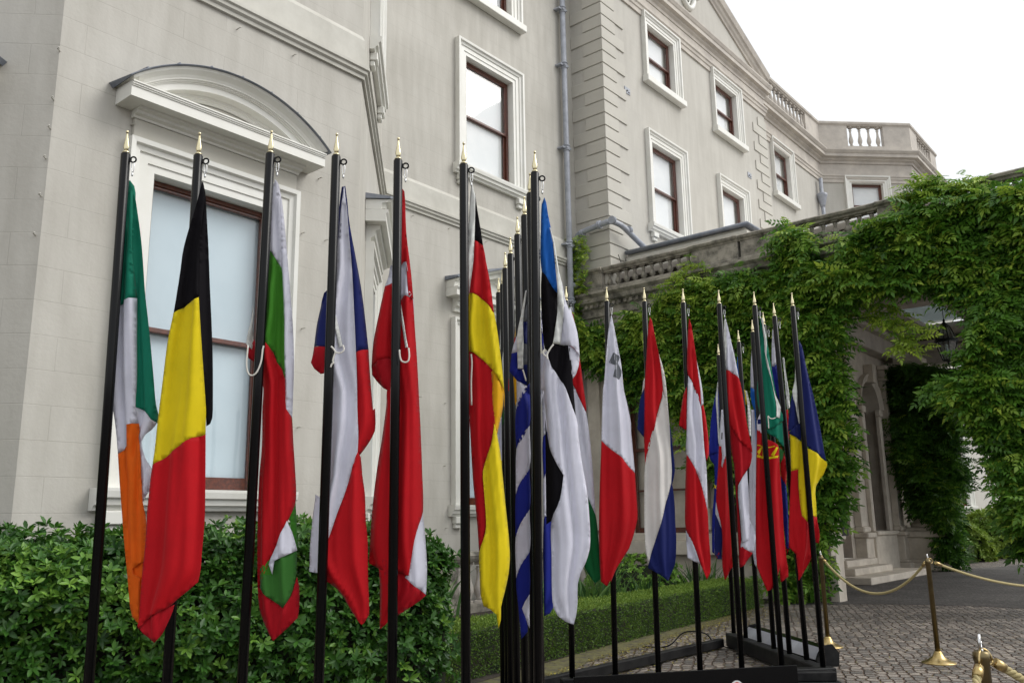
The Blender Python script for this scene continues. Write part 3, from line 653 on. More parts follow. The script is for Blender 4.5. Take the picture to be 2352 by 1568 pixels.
# entablature and cornice under the terrace, returning to the main wall
TPth = [(UR, -1.5+6.5), (UR, -10.42), (UR-.0, m_)]
TP = [(UR, m_+.001), (UR, 6.0)]
ent = [(0, 5.45), (-.04, 5.45), (-.04, 5.62), (-.08, 5.64), (-.08, 5.80), (-.11, 5.82), (-.13, 5.88), (-.24, 5.93), (-.26, 6.02), (-.34, 6.08), (-.34, 6.13), (-.1, 6.17), (0, 6.17)]
mb = MB(); rows = [[W(UR+o, v, z) for o, z in ent] for v in (m_+.18, .6)]
mb.grid(rows, True, 0, False, True)
v = -10.3
while v < .45:
    mb.box(W(UR-.17, v, 5.83), AX*.06, NX*.07, UPZ*.07); v += .14
build('terrace_cornice', mb, M['darkstone'], mansion)
# balustrade on the terrace
def tbal():
    mb = MB(); z0, h = 6.171, .53
    def run(pf, v0, v1): mb.grid([[W(UR+o, v, z) for o, z in pf] for v in (v0, v1)], True, 0, False, True)
    def seg(v0, v1, dx):
        run([(.16+dx*0, z0), (-.10-dx, z0), (-.10-dx, z0+.06), (-.07-dx, z0+.09), (.14, z0+.09)], v0, v1)
        run([(.13, z0+h-.12), (-.06-dx, z0+h-.12), (-.08-dx, z0+h-.09), (-.12-dx, z0+h-.07), (-.14-dx, z0+h-.03), (-.10-dx, z0+h), (.15, z0+h), (.17, z0+h-.03)], v0, v1)
    def die(v0, v1, dx): mb.box(W(UR-.055-dx, v0, z0+.091), AX*(.17+dx), NX*(v1-v0), UPZ*(h-.213), bev=.006)
    E = [('p', -10.48, -9.86, .05), ('b', -9.86, -7.78, 0), ('p', -7.78, -6.75, .03), ('p', -6.75, -5.9, -.0), ('b', -5.9, -4.2, 0), ('p', -4.2, -3.6, .03), ('b', -3.6, -1.4, 0), ('p', -1.4, .65, .05)]
    for t, a, b, dx in E:
        seg(a+.0005, b-.0005, dx)
        if t == 'p': die(a+.02, b-.02, dx)
    o = build('terrace_balustrade', mb, M['darkstone'], mansion); pts = []
    for t, a, b, dx in E:
        if t == 'b':
            n = int(round((b-a)/.205))
            for i in range(n): pts.append(W(UR+.03, a+(i+.5)*(b-a)/n, z0+.09))
    balusters(o, pts, h-.21, M['darkstone'], 1.05)
    return o
tbal()
# small parapet upstand with lead gutter roll behind the balustrade
mb = MB(); mb.box(W(15.7, -9.70, 6.62), AX*3, NX*2.75, UPZ*.5, bev=.01); mb.box(W(15.62, -9.70, 6.95), AX*3.1, NX*2.83, UPZ*.08, bev=.01)
up = build('rooflight_upstand', mb, M['greytrim'], mansion)
mb = MB(); mb.tube([W(15.62, -9.7, 7.15), W(15.62, -6.86, 7.15), W(18.7, -6.86, 7.15)], .048, 10); mb.box(W(15.62, -9.69, 7.121), AX*3.1, NX*2.8, UPZ*.06); build('lead_cover', mb, M['lead'], up)
mb = MB(); mb.tube([W(15.2, c_+.12, 7.0), W(15.25, c_+.16, 6.8), W(15.4, c_+.2, 6.55), W(15.55, c_+.25, 6.6), W(15.62, c_+.35, 6.95)], .008, 5); build('loose_cable', mb, M['blackmatt'], mansion)
# roof deck, porch ceiling, entrance wall
EV = -7.4
mb = MB()
mb.box(W(15.35, -9.74, 6.5), AX*6.0, NX*10.3, UPZ*.12); mb.box(W(21.351, -9.74, 6.5), AX*4.2, NX*3.6, UPZ*.12); mb.box(W(21.351, -5.1, 6.5), AX*4.2, NX*5.65, UPZ*.12)
mb.box(W(25.552, -9.74, 6.5), AX*2.6, NX*10.3, UPZ*.12)
mb.box(W(15.36, EV, 5.75), AX*12.3, NX*.35, UPZ*.74, bev=.02); mb.box(W(15.36, EV, 6.2), AX*12.3, NX*.55, UPZ*.12, bev=.02)
mb.box(W(27.0, EV, 5.75), AX*.8, NX*7.9, UPZ*.74, bev=.02); mb.box(W(26.8, EV+.4, 6.1), AX*1.1, NX*7.4, UPZ*.14, bev=.02); mb.box(W(26.6, EV+.4, 6.28), AX*1.4, NX*7.4, UPZ*.12, bev=.02)
mb.box(W(20.9, EV+.4, 6.2), AX*.4, NX*7.4, UPZ*.28, bev=.02)
mb.box(W(15.36, EV+.36, 6.0), AX*.5, NX*7.5, UPZ*.48, bev=.02)
build('porch_ceiling', mb, M['palestone'], mansion)
mb = MB(); mb.face([W(21.3, -6.3, 6.66), W(25.6, -6.3, 6.66), W(25.6, -5.0, 6.66), W(21.3, -5.0, 6.66)])
skl = mat('rooflight_glass', (.42, .52, .54), .2, trans=.1); build('rooflight', mb, skl, mansion)
mb = MB(); Ew = Wall((15.1, EV), (27.9, EV))
# arched opening u 22.9..24.3 z 1.05..; door 20.6..22.0
ah = (23.0, 24.4); az0, azs = 1.05, 4.25; rr = .7
dh = (20.35, 21.5, .45, 3.6)
def fq(u0, u1, z0, z1): mb.face([W(u0, EV, z0), W(u1, EV, z0), W(u1, EV, z1), W(u0, EV, z1)])
fq(15.1, dh[0], 0, 6.5); fq(dh[0], dh[1], 0, dh[2]); fq(dh[0], dh[1], dh[3], 6.5); fq(dh[1], ah[0], 0, 6.5); fq(ah[0], ah[1], 0, az0); fq(ah[1], 27.9, 0, 6.5)
arc = [(23.7+rr*math.cos(t), azs+rr*math.sin(t)) for t in [PI-PI*k/16 for k in range(17)]]
for k in range(16):
    (u0, z0), (u1, z1) = arc[k], arc[k+1]; mb.face([W(u0, EV, z0), W(u1, EV, z1), W(u1, EV, 6.5), W(u0, EV, 6.5)])
edge = [(ah[0], az0)]+arc+[(ah[1], az0)]
for k in range(len(edge)-1):
    (u0, z0), (u1, z1) = edge[k], edge[k+1]; mb.face([W(u0, EV, z0), W(u1, EV, z1), W(u1, EV-.4, z1), W(u0, EV-.4, z0)])
for (p, q) in (((dh[0], dh[2]), (dh[0], dh[3])), ((dh[0], dh[3]), (dh[1], dh[3])), ((dh[1], dh[3]), (dh[1], dh[2]))):
    mb.face([W(p[0], EV, p[1]), W(q[0], EV, q[1]), W(q[0], EV-.35, q[1]), W(p[0], EV-.35, p[1])])
# archivolt, keystone
rows = [[W(23.7+(rr+o)*math.cos(t), EV+p, azs+(rr+o)*math.sin(t)) for o, p in ((.0, .002), (0, .08), (.08, .1), (.17, .14), (.2, .14), (.2, .002))] for t in [PI-PI*k/16 for k in range(17)]]
mb.grid(rows, True, 0, False, True)
mb.box(W(23.58, EV+.003, azs+rr-.05), AX*.24, NX*.26, UPZ*.5, bev=.02)
def pil(u, wd=.5, pr=.17, top=5.1):
    mb.box(W(u-.08, EV+.003, 0), AX*(wd+.16), NX*(pr+.22), UPZ*.22, bev=.02); mb.box(W(u-.05, EV+.003, .221), AX*(wd+.10), NX*(pr+.15), UPZ*.07, bev=.02)
    mb.box(W(u-.02, EV+.003, .292), AX*(wd+.04), NX*(pr+.1), UPZ*.62, bev=.01); mb.box(W(u-.07, EV+.003, .913), AX*(wd+.14), NX*(pr+.17), UPZ*.12, bev=.02)
    mb.box(W(u-.0, EV+.003, 1.034), AX*(wd), NX*(pr+.07), UPZ*.14, bev=.03); mb.box(W(u+.05, EV+.003, 1.175), AX*(wd-.1), NX*pr, UPZ*(top-1.18), bev=.01)
    mb.box(W(u, EV+.003, top-.004), AX*wd, NX*(pr+.06), UPZ*.1, bev=.02); mb.box(W(u-.04, EV+.003, top+.3), AX*(wd+.08), NX*(pr+.1), UPZ*.12, bev=.02); mb.box(W(u+.04, EV+.003, top+.097), AX*(wd-.08), NX*(pr+.02), UPZ*.202, bev=.02)
for u in (19.6, 21.75, 24.75, 26.9): pil(u)
mb.box(W(22.85, EV+.003, 0), AX*1.75, NX*.14, UPZ*.95, bev=.02); mb.box(W(22.85, EV+.003, .951), AX*1.75, NX*.2, UPZ*.1, bev=.02)
for u in (22.95, 24.3): mb.box(W(u-.1, EV+.003, az0+.003), AX*.2, NX*.1, UPZ*(azs-az0-.2), bev=.01); mb.box(W(u-.13, EV+.003, azs-.195), AX*.26, NX*.14, UPZ*.18, bev=.02)
build('entrance_wall', mb, M['portstone'], mansion)
mb = MB(); mb.box(W(dh[0]+.03, EV-.34, dh[2]), AX*(dh[1]-dh[0]-.06), NX*.06, UPZ*(dh[3]-dh[2]-.03), bev=.01)
for a in (0, 1):
    for z in (.65, 1.6, 2.6): mb.box(W(dh[0]+.1+a*.6, EV-.279, z), AX*.48, NX*.03, UPZ*(.75 if z < 2 else .8), bev=.012)
dr = build('entrance_door', mb, M['wood'], mansion)
mb = MB(); mb.lathe(W(dh[0]+.62, EV-.22, 1.45), [(.0, -.035), (.03, -.02), (.035, 0), (.03, .02), (.0, .035)], 10); build('door_knob', mb, M['brass'], dr)
mb = MB(); mb.face([W(u, EV-.38, z) for u, z in edge]); build('arched_pane', mb, M['dark'], mansion)  # flat near-black sheet paints the unlit depth behind the arch
fr = MB()
for u in (23.0, 23.66, 24.33): fr.box(W(u, EV-.36, az0), AX*.07, NX*.05, UPZ*(azs-az0+(.6 if 23.5 < u < 24 else 0)))
for z in (az0, 2.6, azs): fr.box(W(23.0, EV-.355, z), AX*1.4, NX*.04, UPZ*.06)
build('arched_sash', fr, M['wood'], mansion)
# freestanding column of the porch on its pedestal + far pier
def column(u, v, parent=mansion):
    c = MB(); d = .5
    def sq(h0, h1, r, bev=.02): c.box(W(u-r, v-r, h0), AX*2*r, NX*2*r, UPZ*(h1-h0), bev=bev)
    sq(0, .2, .62); sq(.201, .3, .56); sq(.301, .86, .48, .01); sq(.861, 1.02, .57); sq(1.021, 1.12, .46)
    c.lathe(W(u, v, 1.121), [(.42, 0), (.44, .05), (.42, .1), (.36, .12), (.38, .17), (.36, .22), (.33, .25), (.33, 1.2), (.30, 3.6), (.28, 4.1), (.32, 4.13), (.32, 4.17), (.29, 4.2), (.36, 4.35)], 24)
    sq(5.475, 5.6, .42); sq(5.601, 5.749, .36)
    return build('porch_column', c, M['portstone'], parent)
column(25.55, -6.72); column(27.3, -1.0); column(15.5, -1.0)
# entrance steps and newels
mb = MB()
for k, (u0, u1, vv, z0) in enumerate(((19.1, 23.5, -6.25, 0), (19.5, 22.1, -6.7, .15), (19.9, 22.0, -7.0, .3))):
    mb.box(W(u0, EV+.47 if k < 0 else EV+.002, z0+.0005), AX*(u1-u0), NX*(vv-EV), UPZ*.149, bev=.015)
build('entrance_steps', mb, M['portstone'], mansion)
mb = MB(); u, v = 18.15, -7.15
mb.box(W(u-.06, v-.06, 0), AX*.57, NX*.57, UPZ*.2, bev=.02); mb.box(W(u, v, .201), AX*.45, NX*.45, UPZ*.75, bev=.01); mb.box(W(u-.05, v-.05, .952), AX*.55, NX*.55, UPZ*.08, bev=.02); mb.box(W(u-.09, v-.09, 1.033), AX*.63, NX*.63, UPZ*.09, bev=.02)
build('step_newel', mb, M['palestone'], mansion)
#@@LOWWALL@@
lw = thing('low_stone_balustrade', 'low stone balustrade with a dark lichened coping at the foot of the mansion wall', 'balustrade', W(11, -9.6, 0))
mb = MB(); LV = -9.7
def lrun(pf, u0, u1): mb.grid([[W(u, LV+o, z) for o, z in pf] for u in (u0, u1)], True, 0, False, True)
lrun([(-.16, .78), (.14, .78), (.18, .83), (.2, .88), (.16, .93), (-.2, .93)], 9.6, 14.7); lrun([(-.15, .0), (.15, .0), (.15, .14), (-.15, .14)], 9.6, 14.7)
for u in (9.7, 12.0, 14.2): mb.box(W(u, LV-.12, .141), AX*.42, NX*.24, UPZ*.638, bev=.01)
lp_ = build('coping', mb, M['darkstone'], lw)
first = None
for k in range(17):
    u = 10.25+k*.24
    if 11.9 < u < 12.5: continue
    if first is None:
        mbb = balmesh(.638, 10, 1.3); first = build('baluster', mbb, M['palestone'], None); first.parent = lw; o = first
    else: o = first.copy(); link(o, lw)
    o.location = W(u, LV, .141)-Vector(lw.location)
#@@GROUND@@
# ---------------------------------------------------------------- ground
def settmat(name, cols, sett=(.21, .12), rot=15.6, dirt=(.10, .085, .065), bumpd=.02, rough=.55):
    m = bpy.data.materials.new(name); m.use_nodes = True; nt = m.node_tree; N = nt.nodes; L = nt.links; b = N['Principled BSDF']
    tc = N.new('ShaderNodeTexCoord'); mp = N.new('ShaderNodeMapping'); mp.inputs['Rotation'].default_value = (0, 0, math.radians(rot-90)); L.new(tc.outputs['Object'], mp.inputs['Vector'])
    nz = N.new('ShaderNodeTexNoise'); nz.inputs['Scale'].default_value = 6.5; nz.inputs['Detail'].default_value = 2; L.new(mp.outputs[0], nz.inputs['Vector'])
    sb = N.new('ShaderNodeVectorMath'); sb.operation = 'SUBTRACT'; sb.inputs[1].default_value = (.5, .5, .5); L.new(nz.outputs['Color'], sb.inputs[0])
    scl = N.new('ShaderNodeVectorMath'); scl.operation = 'SCALE'; scl.inputs['Scale'].default_value = .055; L.new(sb.outputs[0], scl.inputs[0])
    ad = N.new('ShaderNodeVectorMath'); ad.operation = 'ADD'; L.new(mp.outputs[0], ad.inputs[0]); L.new(scl.outputs[0], ad.inputs[1])
    sm_ = N.new('ShaderNodeVectorMath'); sm_.operation = 'MULTIPLY'; sm_.inputs[1].default_value = (1/sett[0], 1/sett[1], 0); L.new(ad.outputs[0], sm_.inputs[0])
    # every other row is shifted by half a stone
    sx = N.new('ShaderNodeSeparateXYZ'); L.new(sm_.outputs[0], sx.inputs[0]); fl = N.new('ShaderNodeMath'); fl.operation = 'FLOOR'; L.new(sx.outputs[1], fl.inputs[0])
    md = N.new('ShaderNodeMath'); md.operation = 'MULTIPLY'; md.inputs[1].default_value = .5; L.new(fl.outputs[0], md.inputs[0]); fr_ = N.new('ShaderNodeMath'); fr_.operation = 'FRACT'; L.new(md.outputs[0], fr_.inputs[0])
    ve = N.new('ShaderNodeTexVoronoi'); ve.feature = 'DISTANCE_TO_EDGE'; ve.voronoi_dimensions = '2D'; ve.inputs['Randomness'].default_value = .5; ve.inputs['Scale'].default_value = 1; L.new(sm_.outputs[0], ve.inputs['Vector'])
    vc = N.new('ShaderNodeTexVoronoi'); vc.voronoi_dimensions = '2D'; vc.inputs['Randomness'].default_value = .5; vc.inputs['Scale'].default_value = 1; L.new(sm_.outputs[0], vc.inputs['Vector'])
    gap = N.new('ShaderNodeMapRange'); gap.inputs[1].default_value = .02; gap.inputs[2].default_value = .16; gap.inputs[3].default_value = 1; gap.inputs[4].default_value = 0; L.new(ve.outputs['Distance'], gap.inputs[0])
    sc3 = N.new('ShaderNodeSeparateXYZ'); L.new(vc.outputs['Color'], sc3.inputs[0])
    cr = N.new('ShaderNodeValToRGB'); cr.color_ramp.elements[0].color = (*cols[0], 1); cr.color_ramp.elements[1].color = (*cols[1], 1)
    kk = cr.color_ramp.elements.new(.55); kk.color = (cols[0][0]*.55+cols[1][0]*.45, cols[0][1]*.55+cols[1][1]*.45, cols[0][2]*.6+cols[1][2]*.44, 1); L.new(sc3.outputs[0], cr.inputs['Fac'])
    n = N.new('ShaderNodeTexNoise'); n.inputs['Scale'].default_value = .8; n.inputs['Detail'].default_value = 8; L.new(tc.outputs['Object'], n.inputs['Vector'])
    n2 = N.new('ShaderNodeTexNoise'); n2.inputs['Scale'].default_value = 60; n2.inputs['Detail'].default_value = 5; L.new(tc.outputs['Object'], n2.inputs['Vector'])
    mx = N.new('ShaderNodeMix'); mx.data_type = 'RGBA'; mx.inputs[7].default_value = (*dirt, 1); L.new(gap.outputs[0], mx.inputs[0]); L.new(cr.outputs['Color'], mx.inputs[6])
    m2 = N.new('ShaderNodeMix'); m2.data_type = 'RGBA'; m2.blend_type = 'MULTIPLY'; m2.inputs[0].default_value = .8; L.new(mx.outputs[2], m2.inputs[6])
    r = N.new('ShaderNodeMapRange'); r.inputs[1].default_value = .3; r.inputs[2].default_value = .7; r.inputs[3].default_value = .55; r.inputs[4].default_value = 1.25; L.new(n.outputs['Fac'], r.inputs[0])
    L.new(r.outputs[0], m2.inputs[7])
    m3 = N.new('ShaderNodeMix'); m3.data_type = 'RGBA'; m3.blend_type = 'MULTIPLY'; m3.inputs[0].default_value = .9; L.new(m2.outputs[2], m3.inputs[6])
    r2 = N.new('ShaderNodeMapRange'); r2.inputs[1].default_value = .3; r2.inputs[2].default_value = .7; r2.inputs[3].default_value = .6; r2.inputs[4].default_value = 1.3; L.new(n2.outputs['Fac'], r2.inputs[0]); L.new(r2.outputs[0], m3.inputs[7])
    L.new(m3.outputs[2], b.inputs['Base Color']); b.inputs['Roughness'].default_value = rough; b.inputs['Specular IOR Level'].default_value = .35
    hh = N.new('ShaderNodeMath'); hh.operation = 'MULTIPLY_ADD'; hh.inputs[1].default_value = -1.0; L.new(gap.outputs[0], hh.inputs[0])
    h2 = N.new('ShaderNodeMath'); h2.operation = 'MULTIPLY'; h2.inputs[1].default_value = .35; L.new(n2.outputs['Fac'], h2.inputs[0]); L.new(h2.outputs[0], hh.inputs[2])
    bp = N.new('ShaderNodeBump'); bp.inputs['Strength'].default_value = 1; bp.inputs['Distance'].default_value = bumpd; L.new(hh.outputs[0], bp.inputs['Height']); L.new(bp.outputs[0], b.inputs['Normal'])
    return m
def sheet(name, pts, z, m, kind='structure'):
    mb = MB(); mb.face([Vector((p[0], p[1], z)) for p in pts]); o = build(name, mb, m); o['kind'] = kind; return o
M['setts'] = settmat('granite_setts', ((.125, .118, .11), (.36, .315, .27)), sett=(.125, .095), dirt=(.125, .082, .058), bumpd=.03)
M['drive'] = settmat('worn_drive', ((.075, .07, .066), (.125, .115, .106)), sett=(.12, .09), rot=60, dirt=(.05, .045, .04), bumpd=.006, rough=.8)
sheet('ground', [(-400, -100), (400, -100), (400, 700), (-400, 700)], 0, M['setts'])
def wuv(L): return [tuple(W(u, v))[:2] for u, v in L]
sheet('driveway', wuv([(14.2, -5.9), (15.0, -4.9), (15.4, -3.5), (15.2, -1.5), (14.6, 2), (13.5, 8), (11, 20), (60, 20), (60, -4), (33.0, -4.6), (27.5, -5.6), (23.9, -7.35), (15.1, -7.35)]), .004, M['drive'])
M['litter'] = mat('littered_verge', (.075, .065, .045), .9, noise=(9, (.14, .13, .05), .45, .62), bump=(20, .8, .02))
sheet('verge', wuv([(2.0, -4.3), (5.4, -4.55), (7.4, -5.25), (10, -5.55), (12.5, -5.9), (12.5, -6.3), (2, -6.3)]), .004, M['litter'])
sheet('garden_bed', wuv([(-8, -4.9), (2, -4.9), (5.4, -5.3), (13.9, -6.6), (14.6, -6.2), (14.98, -5.4), (15, -10.6), (-8, -10.6)]), .008, M['soil'])
sheet('far_bed', wuv([(27.8, -7.35), (33, -7.35), (60, -7.4), (60, -5.8), (40, -5.9), (33.5, -6.2), (28.6, -6.6)]), .008, M['soil'])
#@@POLES@@
# ---------------------------------------------------------------- flag poles
TZ, BZ = 3.36, .17
def make_pole():
    r = thing('flagpole', '', 'flagpole', (0, 0, 0), 'black flagpoles with brass spear tips')
    L = TZ-BZ-.135
    mb = MB(); mb.lathe((0, 0, 0), [(.0235, 0), (.0235, L-.006), (.019, L)], 20); build('shaft', mb, M['black'], r)
    mb = MB(); mb.lathe((0, 0, L), [(.017, 0.001), (.019, .004), (.012, .012), (.008, .016)], 14)
    mb.lathe((0, 0, L+.014), [(.008, 0), (.013, .010), (.0150, .022), (.0130, .036), (.0085, .060), (.0045, .088), (.0035, .098)], 10, sy=.6)
    mb.lathe((0, 0, L+.110), [(.003, 0), (.0068, .004), (.0075, .009), (.0055, .014), (.001, .017)], 10); build('finial', mb, M['gold'], r)
    mb = MB(); mb.torus((.040, 0, L-.035), (1, 0, 0), (0, 0, 1), .0145, .0045, seg=18); mb.box((.018, -.006, L-.045), (.012, 0, 0), (0, .012, 0), (0, 0, .02)); rg = build('ring', mb, M['black'], r)
    mb = MB(); pts = [Vector((.040+.007*math.sin(t), 0, L-.075+.028*math.cos(t))) for t in [2*PI*k/16 for k in range(17)]]; mb.tube(pts, .0022, 6); mb.lathe((.040, 0, L-.125), [(.003, 0), (.005, .004), (.005, .016), (.003, .02)], 8); build('snap_hook', mb, M['steel'], rg)
    return r
def copytree(o, parent=None):
    c = o.copy(); link(c, parent)
    for ch in list(o.children): copytree(ch, c)
    return c
tops = dict(
 r1=[(293, 296, 204), (459, 300, 384), (624, 296, 556), (774, 302, 732), (915, 312, 900), (1065, 323, 1070), (1228, 343, 1236)],
 r2=[(1217, 394, None), (1204, 448, None), (1188, 495, None), (1172, 542, None), (1160, 577, None), (1154, 616, None), (1145, 636, None)],
 r3=[(1300, 656, 1314), (1393, 657, 1413), (1479, 658, 1512), (1568, 661, 1608), (1650, 664, 1704), (1731, 668, 1796), (1818, 670, 1891)],
 r4=[(1776, 694, 1850), (1752, 715, 1812), (1727, 733, 1777), (1695, 757, 1745), (1674, 772, 1714), (1649, 789, 1687)])
flagof = dict(r1=['green, white and orange', 'black, yellow and red', 'white, green and red', 'white, navy and red', 'red with white cross', 'black, red and yellow', 'blue, black and white'],
              r2=['blue and white striped', '', 'yellow and red', 'red-edged', 'dark green', 'white with yellow emblem', ''],
              r3=['red, white and green', 'white and red with grey cross', 'red, white and navy', 'red and white banded', 'white and red', 'green and red with gold rings', 'navy, yellow and red'],
              r4=['white, blue and red', 'white over blue', 'white with blue cross', 'blue with yellow cross', 'red, white and navy crossed', 'blue with yellow stars'])
rowtxt = dict(r1='nearest row', r2='left receding row', r3='right front row', r4='right receding row')
POLE = {}; proto = None
ordn = ['first', 'second', 'third', 'fourth', 'fifth', 'sixth', 'seventh']
for rk, L in tops.items():
    for i, (X, Y_, xb) in enumerate(L):
        t = onz(X, Y_, TZ); Yp = t.y
        if proto is None: proto = make_pole(); o = proto
        else: o = copytree(proto)
        bx_ = t.x
        if xb is not None:
            yb = 1568 if rk == 'r1' else {'r3': 1535, 'r4': 1480}[rk]; q = ony(xb, yb, Yp); bx_ = t.x+(q.x-t.x)*(TZ-BZ)/(TZ-q.z)
        o.location = (bx_, Yp, BZ); o.rotation_euler = (0, math.atan2(t.x-bx_, TZ-BZ), 0)
        o['label'] = '%s pole of the %s, carrying the %s flag' % (ordn[i], rowtxt[rk], flagof[rk][i])
        if (rk, i) in (('r2', 1), ('r2', 6), ('r4', 1)): o['label'] = '%s pole of the %s, its flag hidden by the neighbours' % (ordn[i], rowtxt[rk])
        POLE[(rk, i)] = (t.x, bx_, Yp)
for (rk, i), v in POLE.items(): pass
#@@FLAGS@@
# ---------------------------------------------------------------- flags
def smoothrow(P, ys):
    out = []
    for y in ys:
        lo, hi = 1e9, -1e9
        for poly in P:
            n = len(poly)
            for i in range(n):
                x1, y1 = poly[i]; x2, y2 = poly[(i+1) % n]
                if min(y1, y2) <= y <= max(y1, y2) and y1 != y2:
                    x = x1+(x2-x1)*(y-y1)/(y2-y1); lo = min(lo, x); hi = max(hi, x)
        out.append((lo, hi))
    return out
def curve(P):
    n = len(P); sm = []
    for k in range(n):
        a, b, c = Vector(P[k-1]), Vector(P[k]), Vector(P[(k+1) % n]); u, v = (b-a), (c-b)
        sm.append(u.length > 1 and v.length > 1 and u.angle(v) < math.radians(38))
    out = []
    for k in range(n):
        p1, p2 = Vector(P[k]), Vector(P[(k+1) % n]); L = (p2-p1).length
        t1 = (p2-Vector(P[k-1])) if sm[k] else (p2-p1); t2 = (Vector(P[(k+2) % n])-p1) if sm[(k+1) % n] else (p2-p1)
        t1 = t1.normalized()*L; t2 = t2.normalized()*L; m = max(1, min(6, int(L/14)))
        for j in range(m):
            t = j/m; q = p1*(2*t**3-3*t*t+1)+t1*(t**3-2*t*t+t)+p2*(-2*t**3+3*t*t)+t2*(t**3-t*t); out.append((q.x, q.y))
    return out
def flag(row, i, label, off, patches, bands=(), ropes=(), marks=(), seed=0, nf=2.3, group='national flags hanging furled from the poles'):
    """patches (cloth key, layer, outline): every outline is a piece of cloth hanging in the vertical plane of its own pole, folded in depth.
    off: distance of the cloth behind (+) or in front of (-) the pole"""
    tx, bx, Yp = POLE[(row, i)]; Y0 = Yp+off
    root = thing('national_flag', label, 'flag', (tx+.03, Yp, 0.9), group)
    polys = [px(p[2]) for p in patches]; allp = [q for P in polys for q in P]
    ymin = min(q[1] for q in allp); ymax = max(q[1] for q in allp); ys = np.arange(ymin, ymax+6, 6.0)
    rng_ = smoothrow(polys, ys); lo = np.array([r[0] for r in rng_]); hi = np.array([r[1] for r in rng_])
    bad = lo > hi
    if bad.any():
        g = np.where(~bad)[0]; lo[bad] = np.interp(ys[bad], ys[g], lo[g]); hi[bad] = np.interp(ys[bad], ys[g], hi[g])
    ker = np.ones(15)/15; lo = np.convolve(np.pad(lo, 7, 'edge'), ker, 'valid'); hi = np.convolve(np.pad(hi, 7, 'edge'), ker, 'valid')
    ppm = FPX/ (Yp/math.cos(TH))                     # px per metre, about
    ph = seed*1.7; r1, r2, r3 = [random.uniform(-1, 1) for _ in range(3)]
    def depth(x, y, L):
        a = np.interp(y, ys, lo); b = np.interp(y, ys, hi); wpx = max(8, b-a); t = (x-a)/wpx; wm = wpx/ppm
        k = (y-ymin)/max(1, ymax-ymin); amp = min(.030, .20*wm)*(1.0-.35*k)
        s = .62*math.sin(2*PI*(nf*t+ph+.16*math.sin(3.2*k+r1*3)))+.30*math.sin(2*PI*(nf*2.1*t+ph*1.9+.22*math.sin(4.3*k+r2*3)))
        s += .22*math.sin(7*k+5*t+r3*4)+.10*math.sin(2*PI*(nf*3.7*t+r2+.6*k))
        return amp*s - (.25*wm)*(1-(2*min(1, max(0, t))-1)**2)*.35 - L*.011 + (abs(t-.5) > .5)*0
    def P3(x, y, L=0):
        p = ony(x, y, Y0); d = depth(x, y, L); return Vector((p.x, Y0+d, p.z))
    groups = {}
    for (ck, L, _), P in zip(patches, polys): groups.setdefault(ck, []).append((L, P))
    keys = list(groups); me_v, me_f, me_m, me_h = [], [], [], []
    step = max(3.2, ppm*.011)
    for mi, ck in enumerate(keys):
        for L, P in groups[ck]:
            P = curve(P); B = []
            for k in range(len(P)):
                a, b = P[k], P[(k+1) % len(P)]; n = max(1, int(math.hypot(b[0]-a[0], b[1]-a[1])/(step*1.6)))
                B += [(a[0]+(b[0]-a[0])*j/n, a[1]+(b[1]-a[1])*j/n) for j in range(n)]
            x0, x1 = min(p[0] for p in P), max(p[0] for p in P); y0, y1 = min(p[1] for p in P), max(p[1] for p in P)
            gx, gy = np.meshgrid(np.arange(x0+step*.5, x1, step), np.arange(y0+step, y1, step*2.6)); gx = gx.ravel(); gy = gy.ravel()
            m_in = inpoly(gx, gy, P)
            Bn = np.array(B); keep = []
            for X, Y_ in zip(gx[m_in], gy[m_in]):
                if np.min((Bn[:, 0]-X)**2+(Bn[:, 1]-Y_)**2) > (step*.6)**2: keep.append((X, Y_))
            vs_ = [Vector(p) for p in B+keep]
            try: r = geometry.delaunay_2d_cdt(vs_, [], [list(range(len(B)))], 1, 1e-4)
            except Exception as e: print('cdt', e); continue
            base = len(me_v)
            for v in r[0]:
                me_v.append(tuple(P3(v.x, v.y, L))); me_h.append(1.0 if np.min((Bn[:, 0]-v.x)**2+(Bn[:, 1]-v.y)**2) < 1.0 else 0.0)
            for f in r[2]:
                g = [base+j for j in f]
                A3 = [Vector(me_v[j]) for j in g]; nrm = (A3[1]-A3[0]).cross(A3[2]-A3[0])
                if nrm.y > 0: g = g[::-1]
                me_f.append(tuple(g)); me_m.append(mi)
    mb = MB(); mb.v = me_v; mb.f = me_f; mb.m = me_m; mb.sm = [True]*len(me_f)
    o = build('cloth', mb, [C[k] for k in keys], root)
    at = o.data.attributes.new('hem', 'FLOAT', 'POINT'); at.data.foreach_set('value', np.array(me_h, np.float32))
    sol = o.modifiers.new('hem', 'SOLIDIFY'); sol.thickness = .0018; sol.offset = 0
    for (s, L) in bands:                               # the white hoist tape: left edge list then right edge list, zipped
        pts = px(s); n = len(pts)//2; rows = []
        Lf, Rt = pts[:n], pts[n:]
        def along(Q, t):
            d = [0]
            for a, b in zip(Q, Q[1:]): d.append(d[-1]+math.hypot(b[0]-a[0], b[1]-a[1]))
            s_ = t*d[-1]; return (np.interp(s_, d, [q[0] for q in Q]), np.interp(s_, d, [q[1] for q in Q]))
        K = 60
        for k in range(K+1):
            a, b = along(Lf, k/K), along(Rt, k/K); row = []
            for j in range(5):
                t = j/4; q = P3(a[0]+(b[0]-a[0])*t, a[1]+(b[1]-a[1])*t, L); q.y += -.004*math.sin(PI*t)+.0022*math.sin(k*1.35+t*2)+.0015*math.sin(k*2.9); row.append(q)
            rows.append(row)
        mb = MB(); mb.grid(rows); h = build('hoist_tape', mb, C['tape'], root); s2 = h.modifiers.new('hem', 'SOLIDIFY'); s2.thickness = .002
